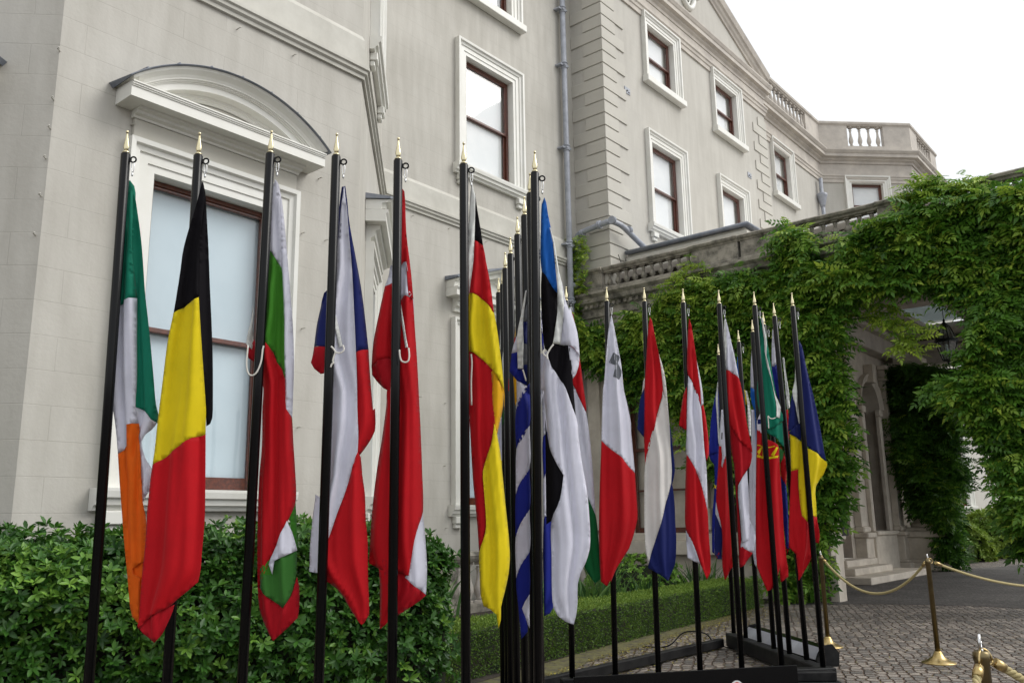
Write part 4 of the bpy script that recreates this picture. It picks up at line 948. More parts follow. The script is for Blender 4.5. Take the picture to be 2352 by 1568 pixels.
    for (s, L, yo) in ropes:
        pts = px(s); Q = []
        for k in range(len(pts)-1):
            p0 = pts[max(k-1, 0)]; p1, p2 = pts[k], pts[k+1]; p3 = pts[min(k+2, len(pts)-1)]
            for t in (0, .25, .5, .75):
                Q.append(tuple(.5*((2*p1[c])+(-p0[c]+p2[c])*t+(2*p0[c]-5*p1[c]+4*p2[c]-p3[c])*t*t+(-p0[c]+3*p1[c]-3*p2[c]+p3[c])*t**3) for c in (0, 1)))
        Q.append(pts[-1]); mb = MB(); out = []
        for (x, y) in Q: q = ony(x, y, Yp+yo); out.append(q)
        mb.tube(out, .0042, 7); build('cord', mb, M['rope'], root)
    for (ck, s) in marks:                              # emblems sewn on the cloth
        mb = MB()
        for one in s.split('|'):
            pts = px(one); Pm = []
            for k in range(len(pts)):
                a, b = pts[k], pts[(k+1) % len(pts)]; n = max(1, int(math.hypot(b[0]-a[0], b[1]-a[1])/3)); Pm += [(a[0]+(b[0]-a[0])*j/n, a[1]+(b[1]-a[1])*j/n) for j in range(n)]
            x0, x1 = min(p[0] for p in Pm), max(p[0] for p in Pm); y0, y1 = min(p[1] for p in Pm), max(p[1] for p in Pm)
            gx, gy = np.meshgrid(np.arange(x0+1.5, x1, 3.), np.arange(y0+1.5, y1, 3.)); gx = gx.ravel(); gy = gy.ravel(); mi_ = inpoly(gx, gy, Pm)
            Bn = np.array(Pm); keep = [(X, Y_) for X, Y_ in zip(gx[mi_], gy[mi_]) if np.min((Bn[:, 0]-X)**2+(Bn[:, 1]-Y_)**2) > 2.5]
            r = geometry.delaunay_2d_cdt([Vector(p) for p in Pm+keep], [], [list(range(len(Pm)))], 1, 1e-4); base = len(mb.v)
            for v in r[0]:
                q = P3(v.x, v.y, 1); q.y -= .004 + (.002 if ck in ('black', 'navy') else 0); mb.v.append(tuple(q))
            for f in r[2]: mb.f.append(tuple(base+j for j in f)); mb.m.append(0); mb.sm.append(True)
        build('emblem', mb, C[ck], o)
    return root
FB = .062
flag('r1', 0, 'green, white and orange flag, leftmost of all the flags', FB, [
 ('green', 1, 'z4 258 312 282 340 285 500 287 700 301 957 250 978 200 1015 178 1048 190 900 210 700 232 500 250 380'),
 ('white', 1, 'z4 178 1048 200 1015 250 978 301 957 304 1150 308 1400 306 1560 z5 305 182 280 186 252 190 252 303 225 325 203 345 192 200 z4 172 1480 170 1250'),
 ('orange', 1, 'z5 203 345 225 325 252 303 252 190 280 186 305 182 322 340 330 500 345 700 347 915 315 930 280 955 285 985 320 1000 312 1140 310 1250 272 1210 262 1150 250 1000 232 800 215 550'),
 ('green', 0, 'z4 262 312 285 345 296 420 312 520 330 650 342 800 350 920 370 1100 385 1250 398 1400 410 1560 z5 402 130 395 178 375 160 345 120 290 95 z4 290 1200 278 700 270 400'),
 ('white', 0, 'z5 290 95 345 120 375 160 392 178 370 215 350 240 322 280 345 370 370 430 378 470 360 540 335 600 305 420 290 200'),
 ('orange', 0, 'z5 240 880 300 880 335 930 322 1140 305 1240 275 1180')], seed=1, nf=2.2)
flag('r1', 1, 'black, yellow and red flag, widest of the nearest row', -.075, [
 ('black', 1, 'z4 660 322 671 345 676 400 668 500 655 700 655 965 600 985 560 1010 513 1045 530 950 548 830 565 700 590 600 620 500 645 400'),
 ('yellow', 1, 'z4 513 1045 560 1010 600 985 655 965 660 1100 668 1300 678 1568 z5 662 120 660 240 600 262 555 290 520 315 480 345 440 375 388 405 400 330 415 180 z4 455 1400 480 1200'),
 ('red', 1, 'z5 388 405 440 375 480 345 520 315 555 290 600 262 660 240 658 500 655 700 640 880 633 1025 600 1050 560 1080 515 1115 480 1150 430 1180 350 1225 310 1275 315 1150 330 980 350 800 358 650 370 550 380 450'),
 ('black', 0, 'z4 662 322 675 380 682 500 690 650 699 900 707 1100 712 1300 711 1568 z5 691 150 680 182 660 195 650 0 z4 640 1100 650 700'),
 ('shadered', 0, 'z5 330 1225 430 1175 492 1148 470 1220 440 1290 388 1350 350 1320 312 1277')], seed=2.3, nf=1.5)
flag('r1', 2, 'white, green and red flag with its lower end twisted, third in the nearest row', FB, [
 ('white', 1, 'z4 1060 312 1075 332 1085 420 1095 600 1096 798 1070 760 1045 715 1022 685 1028 550 1040 420 1050 345'),
 ('bgreen', 1, 'z4 1022 685 1045 715 1070 760 1096 798 1105 900 1115 1100 1118 1400 1100 1350 1070 1310 1050 1260 1025 1220 1008 1195 998 960 1005 830'),
 ('white', 0, 'z4 1075 332 1092 430 1105 560 1125 800 1150 1100 1158 1300 1150 1560 z5 1120 150 1100 120 z4 1095 1000'),
 ('bgreen', 0, 'z5 1105 140 1120 150 1124 250 1131 400 1136 600 1148 860 1125 800 1108 500'),
 ('red', 1, 'z4 975 962 999 960 1008 1195 1025 1220 1050 1260 1070 1310 1100 1350 1118 1400 1128 1568 z5 1120 150 1128 280 1135 400 1141 580 1125 655 1100 720 1060 800 1020 900 985 980 960 1030 952 1062 938 1050 935 850 938 600 945 450 958 300 962 100 968 0 z4 985 1400 975 1250'),
 ('shadegreen', 2, 'z5 1148 862 1147 950 1140 1020 1120 1100 1085 1160 1040 1130 1000 1100 955 1055 985 985 1030 990 1040 910 1100 885'),
 ('bgreen', 1, 'z5 950 960 1060 860 1060 960 1000 1060 952 1062'), ('white', 3, 'z5 1110 700 1130 760 1152 858 1100 885 1040 912 1032 985 1012 930 1050 830'),
 ('shadered', 1, 'z5 952 1062 1000 1100 1040 1130 1085 1160 1120 1100 1147 1000 1157 1050 1157 1215 1100 1270 1025 1340 985 1270 950 1180 938 1050'),
 ('shadered', 0, 'z4 905 1215 940 1180 960 1290 950 1310 918 1290')], bands=[('z4 936 1000 925 1100 906 1215 945 1060 940 1140 930 1240', 0)],
 ropes=[('z4 908 1215 900 1320 915 1375 950 1370 978 1310 988 1240 994 1218', 0, -.03)], seed=3.1, nf=2.0)
flag('r1', 3, 'white, navy and red flag with a curled white cord, fourth in the nearest row', FB, [
 ('white', 1, 'z4 1436 350 1442 400 1452 480 1462 600 1479 800 1491 1000 1505 1258 1512 1568 z5 1478 150 1480 335 1450 420 1415 540 1370 660 1330 780 1300 885 1270 880 1300 600 1312 300 z4 1345 1568 1360 1400 1370 1250 1385 1000 1395 800 1410 600 1424 450'),
 ('navy', 0, 'z4 1440 345 1450 420 1462 540 1490 700 1525 900 1545 1050 1565 1238 1540 1245 1500 1260 1470 1000 1445 700 1430 500'),
 ('red', 0, 'z4 1500 1260 1540 1245 1565 1238 1575 1400 1590 1568 z5 1562 100 1562 220 1530 280 1500 330 1485 352 1465 330 1460 150 z4 1495 1400'),
 ('red', 1, 'z5 1480 335 1490 360 1495 450 1510 560 1515 700 1525 800 1528 1000 1533 1200 1512 1240 1495 1255 1440 1180 1400 1110 1360 1060 1300 1018 1285 1000 1300 885 1330 780 1370 660 1415 540 1450 420'),
 ('navy', 0, 'z4 1420 350 1440 345 1430 450 1412 700 1400 960 1392 1235 1265 1218 1280 1100 1300 1010 1322 928 1370 880 1390 600'),
 ('shadered', 0, 'z4 1265 1218 1340 1228 1335 1368 1300 1368 1270 1342 1253 1310'),
 ('white', 0, 'z5 1242 560 1228 700 1215 850 1212 970 1240 978 1300 985 1310 600')],
 bands=[('z4 1374 925 1380 1060 1410 1235 1382 930 1395 1060 1430 1225', 2)],
 ropes=[('z4 1428 1215 1432 1240 1415 1256 1390 1254 1374 1232 1362 1222', 2, -.045), ('z4 1388 1250 1378 1275 1372 1300 1376 1312 1366 1318 1360 1335', 2, -.045)], seed=4.2, nf=1.8)
flag('r1', 4, 'red flag with a white cross and a hooked cord, fifth in the nearest row', FB, [
 ('red', 1, 'z4 1750 360 1765 380 1775 600 1800 820 1812 962 1790 960 1776 765 1758 765 1738 800 1735 600 1742 420'),
 ('white', 1, 'z4 1738 800 1758 765 1776 765 1790 850 1808 962 1780 955 1765 950 1750 965 1735 985'),
 ('red', 1, 'z4 1735 985 1750 965 1765 950 1780 955 1810 964 1822 1150 1832 1300 1845 1568 z5 1806 200 1815 450 1819 650 1800 720 1780 800 1748 992 1680 968 1650 900 1650 0 z4 1700 1500 1700 1200'),
 ('white', 0, 'z4 1796 940 1812 962 1815 1060 1808 1040'),
 ('white', 0, 'z4 1690 780 1674 840 1655 890 1700 885 1710 790'),
 ('red', 0, 'z4 1655 890 1700 885 1705 1290 1672 1290 1620 1300 1580 1330 1590 1200 1620 1050'),
 ('shadered', 0, 'z4 1580 1330 1620 1300 1672 1290 1705 1290 1700 1480 1650 1450 1610 1410 1585 1375'),
 ('red', 0, 'z5 1632 0 1700 0 1700 970 1600 960 1530 928 1535 800 1550 600 1575 400 1600 250 1625 60'),
 ('red', 0, 'z5 1588 955 1700 965 1660 1190 1625 1250 1590 1280'),
 ('white', 0, 'z5 1815 640 1830 800 1839 950 1836 1095 1780 1050 1726 1000 1742 985 1765 800'),
 ('shadered', 0, 'z5 1600 900 1745 960 1726 1000 1780 1050 1836 1098 1800 1130 1740 1170 1670 1215')],
 bands=[('z4 1736 985 1752 1090 1776 1240 1744 985 1762 1080 1790 1240', 2)],
 ropes=[('z4 1786 1230 1790 1270 1784 1300 1765 1308 1746 1298 1738 1270 1736 1240', 2, -.045)], seed=5.4, nf=1.9)
flag('r1', 5, 'black, red and yellow flag with a broad white hoist tape, left of the crowded poles', FB, [
 ('black', 1, 'z6 386 300 400 400 420 520 432 605 410 585 380 572 380 450'),
 ('red', 1, 'z6 380 572 410 585 432 605 450 700 475 830 497 1005 480 980 440 930 400 900 345 882 366 700'),
 ('yellow', 1, 'z6 345 882 400 900 440 930 480 980 497 1005 515 1100 535 1250 552 1400 556 1455 530 1400 490 1340 430 1275 380 1240 340 1220 303 1212 310 1100 325 1000'),
 ('red', 0, 'z6 340 1200 380 1230 430 1270 490 1330 495 1568 z7 345 190 325 300 300 370 285 440 290 550 300 720 285 800 262 870 250 700 230 500 215 250 205 0 z6 350 1400'),
 ('amber', 0, 'z6 480 1325 530 1395 555 1440 558 1568 z7 392 0 388 90 370 180 357 240 340 200 z6 490 1568'),  # yellow cloth seen backlit, its glow put in as amber
 ('yellow', 1, 'z7 345 190 357 240 375 350 390 500 405 650 420 800 425 900 415 1000 395 1090 378 1160 377 1230 365 1275 355 1200 320 1170 285 1155 270 1100 265 980 262 870 285 800 300 730 290 550 283 440 300 370 325 300')],
 bands=[('z6 366 250 355 350 344 600 332 800 320 935 326 1005 368 250 388 320 386 450 376 700 352 880 336 965', 2)],
 ropes=[('z6 362 1240 366 1300 362 1400 364 1540', 0, .03)], seed=6.1, nf=1.7)
flag('r1', 6, 'blue, black and white flag on the right-hand pole of the nearest row', FB, [
 ('blue', 1, 'w1 612 430 632 480 650 600 690 800 712 1000 745 1395 710 1350 660 1280 620 1210 588 1170 572 1000 578 700 585 500 598 465'),
 ('black', 1, 'w1 588 1170 620 1210 660 1280 710 1350 745 1395 748 1500 w2 745 250 715 450 695 580 670 620 650 660 620 620 598 470 583 200 578 0'),
 ('white', 1, 'w1 750 1180 790 1290 820 1450 860 1568 w2 870 210 910 350 945 480 962 640 966 720 950 680 910 630 870 605 770 582 780 500 790 350 790 30'),
 ('white', 0, 'w2 850 598 870 605 910 630 950 680 966 720 960 790 930 880 900 930 885 880'),
 ('black', 0, 'w2 700 575 770 582 862 602 885 800 898 960 915 1150 928 1305 900 1240 850 1100 800 980 740 890 680 810 652 730 640 650'),
 ('white', 1, 'w2 560 680 640 650 652 730 680 810 740 890 800 980 850 1100 900 1240 928 1305 950 1400 z7 790 250 810 400 835 540 845 640 852 760 850 850 825 930 800 980 785 1040 785 1130 778 1200 765 1252 720 1235 680 1205 658 1165 650 1090 648 900 648 700 690 590 710 460 680 410 640 320 620 150 605 0 w2 580 1200'),
 ('black', 0, 'z7 615 150 640 320 680 410 710 460 690 590 650 700 620 720')],
 bands=[('w1 668 740 690 850 705 900 730 1080 735 1180 745 1395 w2 745 250 715 480 700 572 w1 670 740 700 850 715 900 742 1080 755 1180 785 1300 w2 805 190 797 380 772 582', 2)],
 ropes=[('w2 706 578 680 610 655 650 640 690 648 730', 2, -.03), ('w2 640 700 620 690 604 670 610 640 622 630', 2, -.03)], seed=7.7, nf=1.8)
# left receding row
st = []
Ed = [((465, 95), (520, -10)), ((462, 320), (520, 210)), ((458, 560), (520, 435)), ((457, 790), (520, 650)), ((460, 1005), (520, 880)), ((490, 1165), (522, 1098))]
cols = ['white', 'gblue', 'white', 'gblue', 'white', 'gblue']
st.append(('white', 1, 'w2 335 950 440 1000 440 1030 370 1140 343 1220 338 1100')); st.append(('gblue', 1, 'w2 440 1030 440 1430 370 1568 333 1568 338 1300 343 1220 370 1140'))
ee = [((455, 95+60), (478, 40), (530, -30)), ((460, 320), (480, 262), (530, 195)), ((457, 560), (480, 498), (530, 425)), ((456, 790), (482, 715), (530, 640)), ((459, 1005), (484, 935), (530, 865))]
for k in range(4):
    a, b = ee[k], ee[k+1]; st.append((('gblue', 'white')[k % 2], 1, 'z7 ' + ' '.join('%g %g' % q for q in (*a, *b[::-1]))))
st.append(('gblue', 1, 'z7 459 1005 484 935 530 865 530 1090 505 1130 490 1165 520 1250 520 1290 487 1330 470 1150')); st.append(('white', 1, 'z7 490 1165 505 1130 530 1090 530 1270 520 1250'))
st += [('gblue', 0, 'w2 583 470 590 250 600 480 610 620 595 640'), ('white', 0, 'w2 575 240 585 250 597 480 580 470'), ('gblue', 1, 'w2 262 855 285 675 340 665 345 828 400 830 440 990 400 980 340 950 290 890'), ('white', 1, 'w2 300 600 335 505 345 500 340 668 285 675'),
       ('grey', 1, 'w2 398 300 440 180 440 360 400 360'), ('navy', 1, 'w2 398 360 440 360 440 580 400 570'), ('grey', 1, 'w2 400 570 440 580 440 790 400 790'), ('navy', 1, 'w2 400 790 440 790 440 990 400 832'),  # stripes behind: white and blue with shade put in as grey and navy
       ('white', 0, 'z7 595 0 640 0 640 205 602 255'), ('gblue', 0, 'z7 602 255 640 205 640 410 604 478'), ('white', 0, 'z7 604 478 640 410 642 630 606 692'), ('gblue', 0, 'z7 606 692 642 630 660 800 665 1150 640 1195 608 1210')]
flag('r2', 0, 'blue and white diagonally striped flag hanging between the crowded poles', .055, st, bands=[('w2 425 50 385 270 350 430 338 520 341 660 346 830 432 50 404 260 398 360 400 520 400 690 400 832', 2)], ropes=[('w2 396 832 412 880 430 945', 2, -.01)], seed=2.2, nf=1.2)
flag('r2', 2, 'yellow and red flag almost hidden among the crowded poles', .05, [('amber', 1, 'w2 372 120 380 150 376 300 345 470 312 515 325 400 355 230'), ('red', 0, 'w2 312 515 345 470 360 600 350 860 300 880'), ('amber', 0, 'w2 300 880 350 860 350 1100 320 1200')], seed=.4, nf=1)
flag('r2', 3, 'red, white and blue flag showing only a red edge between the crowded poles', .05, [('red', 1, 'w2 262 890 350 940 352 1160 335 1162 300 1120 250 1040 250 960'), ('white', 0, 'w2 290 700 330 700 350 940 262 890')], seed=.9, nf=1)
flag('r2', 4, 'dark green flag with a ragged white tape left of the crowded poles', .05, [('dgreen', 1, 'w2 215 450 245 430 262 800 262 1180 190 1400 188 1290 215 1205 200 950 205 700')], bands=[('w2 232 335 216 540 190 740 204 950 208 1208 240 335 228 540 212 740 234 950 240 1210', 2)], seed=1.4, nf=1)
flag('r2', 5, 'white flag with a small yellow emblem glimpsed left of the crowded poles', .05, [('white', 1, 'w2 168 1300 200 1330 210 1568 z7 390 170 400 700 372 560 357 300 340 200 w2 130 1568')], bands=[('w2 186 280 170 450 166 620 192 280 184 450 188 700', 2)], marks=[('yellow', 'z7 371 378 398 384 398 440 375 430')], seed=1.1, nf=1)
# right front row
flag('r3', 0, 'red, white and green flag half hidden behind the blue, black and white one', .05, [
 ('red', 1, 'z6 946 980 962 1010 985 1150 1005 1300 1025 1450 1040 1560 z7 832 125 810 85 775 0 z6 960 1420 945 1200'),
 ('white', 1, 'z7 735 0 775 0 810 85 832 125 850 250 865 400 875 550 882 670 860 620 838 570 800 400'),
 ('hgreen', 1, 'z7 800 560 838 570 860 620 882 670 895 770 905 900 908 1010 880 1035 825 950 800 800')], seed=3.3, nf=1.3)
flag('r3', 1, 'white and red flag with a grey cross, second in the right front row', -.065, [
 ('white', 1, 'y1 288 372 300 420 320 520 340 620 365 760 385 950 410 1050 440 1200 w7 350 500 368 680 378 795 330 750 280 690 200 625 137 568 140 430 148 200 y1 230 900 245 700 262 520 278 420'),
 ('red', 1, 'w7 137 568 200 625 280 690 330 750 378 795 392 1000 396 1120 380 1190 360 1260 335 1330 290 1400 240 1480 205 1568 y2 385 870 362 912 322 880 w7 125 1400 120 1200 125 900 132 700')],
 marks=[('grey', 'y1 300 665 345 682 352 700 338 740 360 790 366 800 362 840 345 870 300 848 312 790 312 760 270 735')], seed=4.5, nf=1.6)
flag('r3', 2, 'red, white and navy flag, third in the right front row', -.065, [
 ('red', 1, 'y1 583 390 600 420 620 540 650 690 670 830 680 950 670 1010 640 1120 610 1250 580 1380 555 1480 w7 447 740 442 500 445 200 y1 545 900 560 650 572 450'),
 ('cream', 1, 'w7 570 215 590 300 610 400 625 600 637 790 632 870 590 1020 540 1200 500 1330 468 1450 445 1300 440 1000 447 740 480 560 520 430 550 320 568 260'),
 ('cream', 0, 'y1 640 650 690 800 725 1165 700 1160 680 950 650 800'),
 ('navy', 1, 'w7 632 870 642 890 655 1000 662 1150 668 1280 655 1440 610 1560 560 1520 470 1468 468 1450 500 1330 540 1200 590 1020'),
 ('navy', 0, 'w7 605 395 625 480 645 640 658 780 640 880 620 860 610 600'),
 ('navy', 0, 'y1 540 935 560 1000 560 1320 545 1310 485 1245 500 1100 515 1000'), ('cream', 0, 'y1 545 850 535 880 525 970 540 935 560 930')], seed=5.9, nf=1.7)
flag('r3', 3, 'red and white banded flag, fourth in the right front row', -.065, [
 ('red', 1, 'y1 882 400 900 450 925 620 945 780 965 950 970 1080 940 980 900 880 872 830 870 650 875 500'),
 ('white', 1, 'w7 750 110 780 160 815 230 838 320 850 450 862 620 880 800 887 1060 860 950 820 810 780 730 743 665 740 500 742 300'),
 ('red', 1, 'w7 743 665 780 730 820 810 860 950 887 1060 895 1200 905 1350 908 1500 885 1550 850 1470 835 1435 790 1310 740 1200 735 1000 738 800'),
 ('white', 1, 'w7 740 1200 790 1310 835 1437 800 1422 745 1395'),
 ('red', 0, 'w7 835 325 857 315 878 400 895 560 904 660 880 712 860 640 845 450'), ('white', 0, 'y1 935 700 955 780 985 940 990 1050 972 1080 950 900'),
 ('red', 0, 'w7 742 185 722 240 705 350 690 455 745 500')], seed=6.6, nf=1.6)
flag('r3', 4, 'white and red flag with a white hoist tape, fifth in the right front row', .06, [
 ('white', 1, 'y1 1157 395 1175 450 1210 600 1240 740 1262 860 1220 820 1165 790 1160 600'),
 ('red', 1, 'y1 1160 790 1220 820 1262 860 1290 1000 1320 1200 1350 1350 1364 1430 1320 1380 1260 1330 1230 1280 1205 1230 1170 1205 1150 1000'),
 ('shadered', 0, 'w4 270 90 330 110 385 220 440 320 462 380 460 400 440 470 400 530 345 625 350 800 365 1000 372 1130 420 1165 465 1188 430 1240 400 1290 358 1312 345 1000 320 500 290 300'),
 ('white', 1, 'w4 345 625 400 530 418 505 430 700 440 900 435 1080 410 1090 375 1105 360 900'), ('white', 0, 'w4 430 880 480 1000 490 1060 470 1188 420 1165 365 1140 370 1100')],
 bands=[('y1 1148 410 1140 600 1142 900 1150 1000 1160 410 1166 600 1163 800 1157 1010', 2)], seed=7.2, nf=1.5)
flag('r3', 5, 'green and red flag with gold rings and a white shield, sixth right front pole', .06, [
 ('green', 1, 'y1 1425 410 1445 420 1480 560 1500 690 1530 860 1570 1080 1600 1130 1605 1180 1560 1210 1500 1250 1480 1240 1430 1150 1400 1000 1410 800 1418 600'),
 ('green', 0, 'y1 1470 1240 1500 1250 1560 1210 1600 1190 1612 1380 1590 1360 1540 1310 1480 1275'), ('dgreen', 0, 'w4 680 300 728 345 722 400 700 440 680 400'),
 ('red', 1, 'w4 500 130 540 210 565 240 620 260 660 290 685 320 688 420 700 600 715 800 725 1000 745 1200 762 1385 697 1432 690 1300 650 1470 585 1505 540 1400 500 1310 490 1000 490 500 495 300')],
 bands=[('y1 1430 400 1450 550 1455 660 1475 780 1510 900 1545 1050 1538 1160 1440 400 1470 540 1468 690 1500 850 1540 980 1582 1080 1574 1162', 2)],
 ropes=[('y1 1545 1158 1520 1165 1500 1158 1490 1145 1488 1155 1492 1200 1494 1240', 2, -.04)],
 marks=[('white', 'w4 500 90 530 10 560 20 550 205 525 195 498 165'), ('navy', 'w4 503 80 540 80 540 120 503 120'),
        ('yellow', 'w4 495 375 540 388 600 392 680 380 682 398 600 410 540 406 495 395|w4 545 300 566 304 562 400 545 400|w4 497 350 528 308 545 315 508 375|w4 612 375 650 312 670 314 632 388|w4 497 290 540 305 600 310 640 300 640 308 600 318 540 312 497 298')], seed=8.1, nf=1.6)
flag('r3', 6, 'navy, yellow and red flag, rightmost of all the flags', .06, [
 ('navy', 1, 'y1 1715 560 1735 590 1745 610 1790 800 1840 1000 1880 1200 1930 1490 1870 1440 1800 1400 1750 1340 1640 1280 1660 1250 1700 1215 1740 1190 1700 1000 1700 760'),
 ('navy', 0, 'y1 1690 900 1665 1000 1640 1200 1640 1265 1720 1215 1745 1200 1720 1000'),
 ('yellow', 1, 'w4 905 320 935 330 1000 370 1075 430 1081 460 1050 540 990 640 995 760 1001 885 985 892 960 870 930 700 910 450'), ('red', 1, 'w4 960 870 985 892 1001 885 1018 1050 1010 1110 985 1100'),
 ('yellow', 0, 'w4 775 195 830 235 885 275 905 600 920 740 937 940 900 920 870 880 850 600 845 492 785 510 780 350'),
 ('red', 0, 'w4 785 510 845 492 850 600 870 880 900 920 937 950 950 1000 955 1090 959 1200 910 1320 850 1420 840 1300 830 1200 765 1140 770 900')],
 bands=[('y1 1697 700 1684 880 1665 960 1680 1060 1720 1205 1703 740 1697 880 1698 980 1715 1080 1742 1192', 2)], seed=9.3, nf=1.6)
# right receding row
flag('r4', 0, 'white, blue and red flag just left of the rightmost one', .05, [('white', 1, 'y1 1522 480 1532 520 1548 750 1530 772 1515 765 1515 600'), ('gblue', 1, 'y1 1515 765 1530 772 1548 750 1568 850 1580 1000 1600 1100 1560 1000 1530 900'),
 ('red', 1, 'w4 715 0 760 0 765 150 772 200 760 300 720 120'), ('red', 0, 'w4 700 300 745 420 748 640 705 560'), ('gblue', 0, 'w4 700 550 748 640 768 1160 745 1145 720 900'), ('shadered', 0, 'w4 745 1130 768 1160 755 1200')],
 bands=[('y1 1595 700 1612 900 1622 1050 1630 1100 1605 700 1632 900 1645 990 1650 1080', 2)], seed=1.2, nf=1.2)
flag('r4', 2, 'white flag with a blue cross behind the green and red one', .05, [('white', 1, 'y1 1363 600 1372 700 1385 850 1386 945 1352 925 1352 780'), ('blue', 1, 'y1 1352 925 1386 945 1395 1000 1395 1400 1380 1100 1362 1050 1352 1000'),
 ('white', 1, 'w4 452 0 490 0 498 300 494 1000 497 1310 480 1280 465 1190 440 900 436 480 450 380')], seed=2.8, nf=1.2)
flag('r4', 3, 'blue and yellow sliver of a flag behind the fifth right front pole', .05, [('blue', 1, 'y1 1250 690 1258 720 1275 860 1300 950 1310 1000 1270 1000 1248 800'), ('yellow', 1, 'y1 1300 940 1318 955 1330 1010 1340 1060 1315 1060 1300 1000'), ('blue', 0, 'w4 415 505 440 470 448 700 440 880 425 700')],
 bands=[('y1 1310 950 1325 1050 1328 1200 1342 1298 1322 955 1345 1050 1352 1150 1352 1300', 2)], seed=3.9, nf=1.2)
flag('r4', 4, 'red, white and navy flag with crossed bands near the fifth right front pole', .05, [('white', 1, 'w4 205 0 245 0 255 340 215 450 212 482 203 462 210 400 205 305 188 298'), ('red', 1, 'w4 188 298 205 305 210 400 203 462 212 482 215 450 255 340 300 900 308 1290 280 1330 235 1418 215 1300 207 990 165 770 180 500'),
 ('white', 0, 'w4 163 765 180 820 209 890 209 990 175 905 158 860'), ('navy', 0, 'w4 158 860 175 905 209 990 212 1240 175 1240 150 1200'), ('shadered', 0, 'w4 160 1215 190 1175 196 1180 170 1236')], marks=[('black', 'w4 205 190 212 190 210 245 203 245')], seed=4.8, nf=1.3)
flag('r4', 5, 'blue flag with a yellow star, hindmost of the right receding row', .05, [('gblue', 1, 'y1 1103 880 1112 1000 1118 1370 1115 1420 1060 1435 1030 1452 1040 1280 1060 1100 1085 980'), ('gblue', 0, 'w4 100 362 185 345 188 500 172 700 162 860 150 1000 150 1200 130 1180 130 900 145 700 148 460 110 410')],
 bands=[('y1 1098 890 1085 1000 1092 1180 1106 1360 1103 890 1100 1000 1108 1180 1116 1370', 2)], marks=[('yellow', 'w4 145 618 153 628 168 628 158 640 162 658 151 648 140 650 147 638')], seed=5.7, nf=1.3)
#@@STANDS@@
# ---------------------------------------------------------------- flag stands, panel, floodlight, cables, rope barrier
def pole_xy(rk, i): t, b, y = POLE[(rk, i)]; return Vector((b, y, 0))
def bar(mb, a, b, w_, z0, z1, bev=.008, ext=0.0):
    d = (b-a).normalized(); n = Vector((-d.y, d.x, 0)); a2 = a-d*ext; b2 = b+d*ext
    mb.box(a2-n*w_/2+UPZ*z0, b2-a2, n*w_, UPZ*(z1-z0), bev=bev)
def stand(label, fr, bk, diag):
    P0, P1 = pole_xy(*fr[0]), pole_xy(*fr[1]); Q0, Q1 = pole_xy(*bk[0]), pole_xy(*bk[1])
    r = thing('flag_stand', label, 'flag stand', P1, 'black flag stands')
    mb = MB(); bar(mb, P0, P1, .11, .02, .165, ext=.09); build('front_beam', mb, M['blackmatt'], r)
    mb = MB(); bar(mb, Q0+(Q1-Q0).normalized()*-.18, Q1, .11, .02, .16, ext=.12); build('side_beam', mb, M['blackmatt'], r)
    mb = MB(); bar(mb, Q1+diag[0], diag[1], .075, .015, .105); build('back_beam', mb, M['blackmatt'], r)
    return r
stand('black triangular floor frame carrying the nearest row of flagpoles', (('r1', 0), ('r1', 6)), (('r2', 0), ('r2', 6)), (Vector((0, 0, 0)), pole_xy('r1', 0)+Vector((0, .2, 0))))
s2 = stand('black triangular floor frame carrying the right-hand rows of flagpoles', (('r3', 0), ('r3', 6)), (('r4', 0), ('r4', 5)), (Vector((-.12, .1, 0)), pole_xy('r3', 0)+Vector((-.45, .12, 0))))
mb = MB(); p = pole_xy('r3', 6); mb.box(p+Vector((-.33, -.17, .0)), (.42, 0, 0), (0, .30, 0), (0, 0, .075), bev=.008); mb.box(p+Vector((-.30, -.14, .076)), (.36, 0, 0), (0, .26, 0), (0, 0, .075), bev=.008)
build('weight_box', mb, M['blackmatt'], s2)
# black display panel leaning on the front of the right-hand stand
a = ony(1318, 1554, 6.95); b = ony(1831, 1526, 7.18)
pn = thing('display_panel', 'black display board standing in front of the right-hand flag stand', 'display board', (a+b)/2*1.0)
mb = MB(); d = Vector((b.x-a.x, b.y-a.y, b.z-a.z)); n = Vector((-d.y, d.x, 0)).normalized(); mb.box(Vector((a.x, a.y, a.z-.55)), d, n*.018, UPZ*.55, bev=.003)
build('board', mb, M['black'], pn)
cx_ = ony(1701, 1584, 7.0); 
mb = MB(); ww = mat('logo_white', (.75, .75, .75), .5); oo = mat('logo_orange', (.62, .10, .02), .5)
def disc(mb, c, r, dd, up, nn, mi=0): mb.face([c+dd*(r*math.cos(t))+up*(r*math.sin(t))+nn for t in [2*PI*k/40 for k in range(40)]], mi)
dn = d.normalized(); cc = a+(b-a)*((cx_.x-a.x)/(b.x-a.x)); cc = Vector((cc.x, cc.y, cx_.z))
disc(mb, cc, .052, dn, UPZ, -n*.003); disc(mb, cc, .040, dn, UPZ, -n*.005, 1); build('round_logo', mb, [ww, oo], pn)
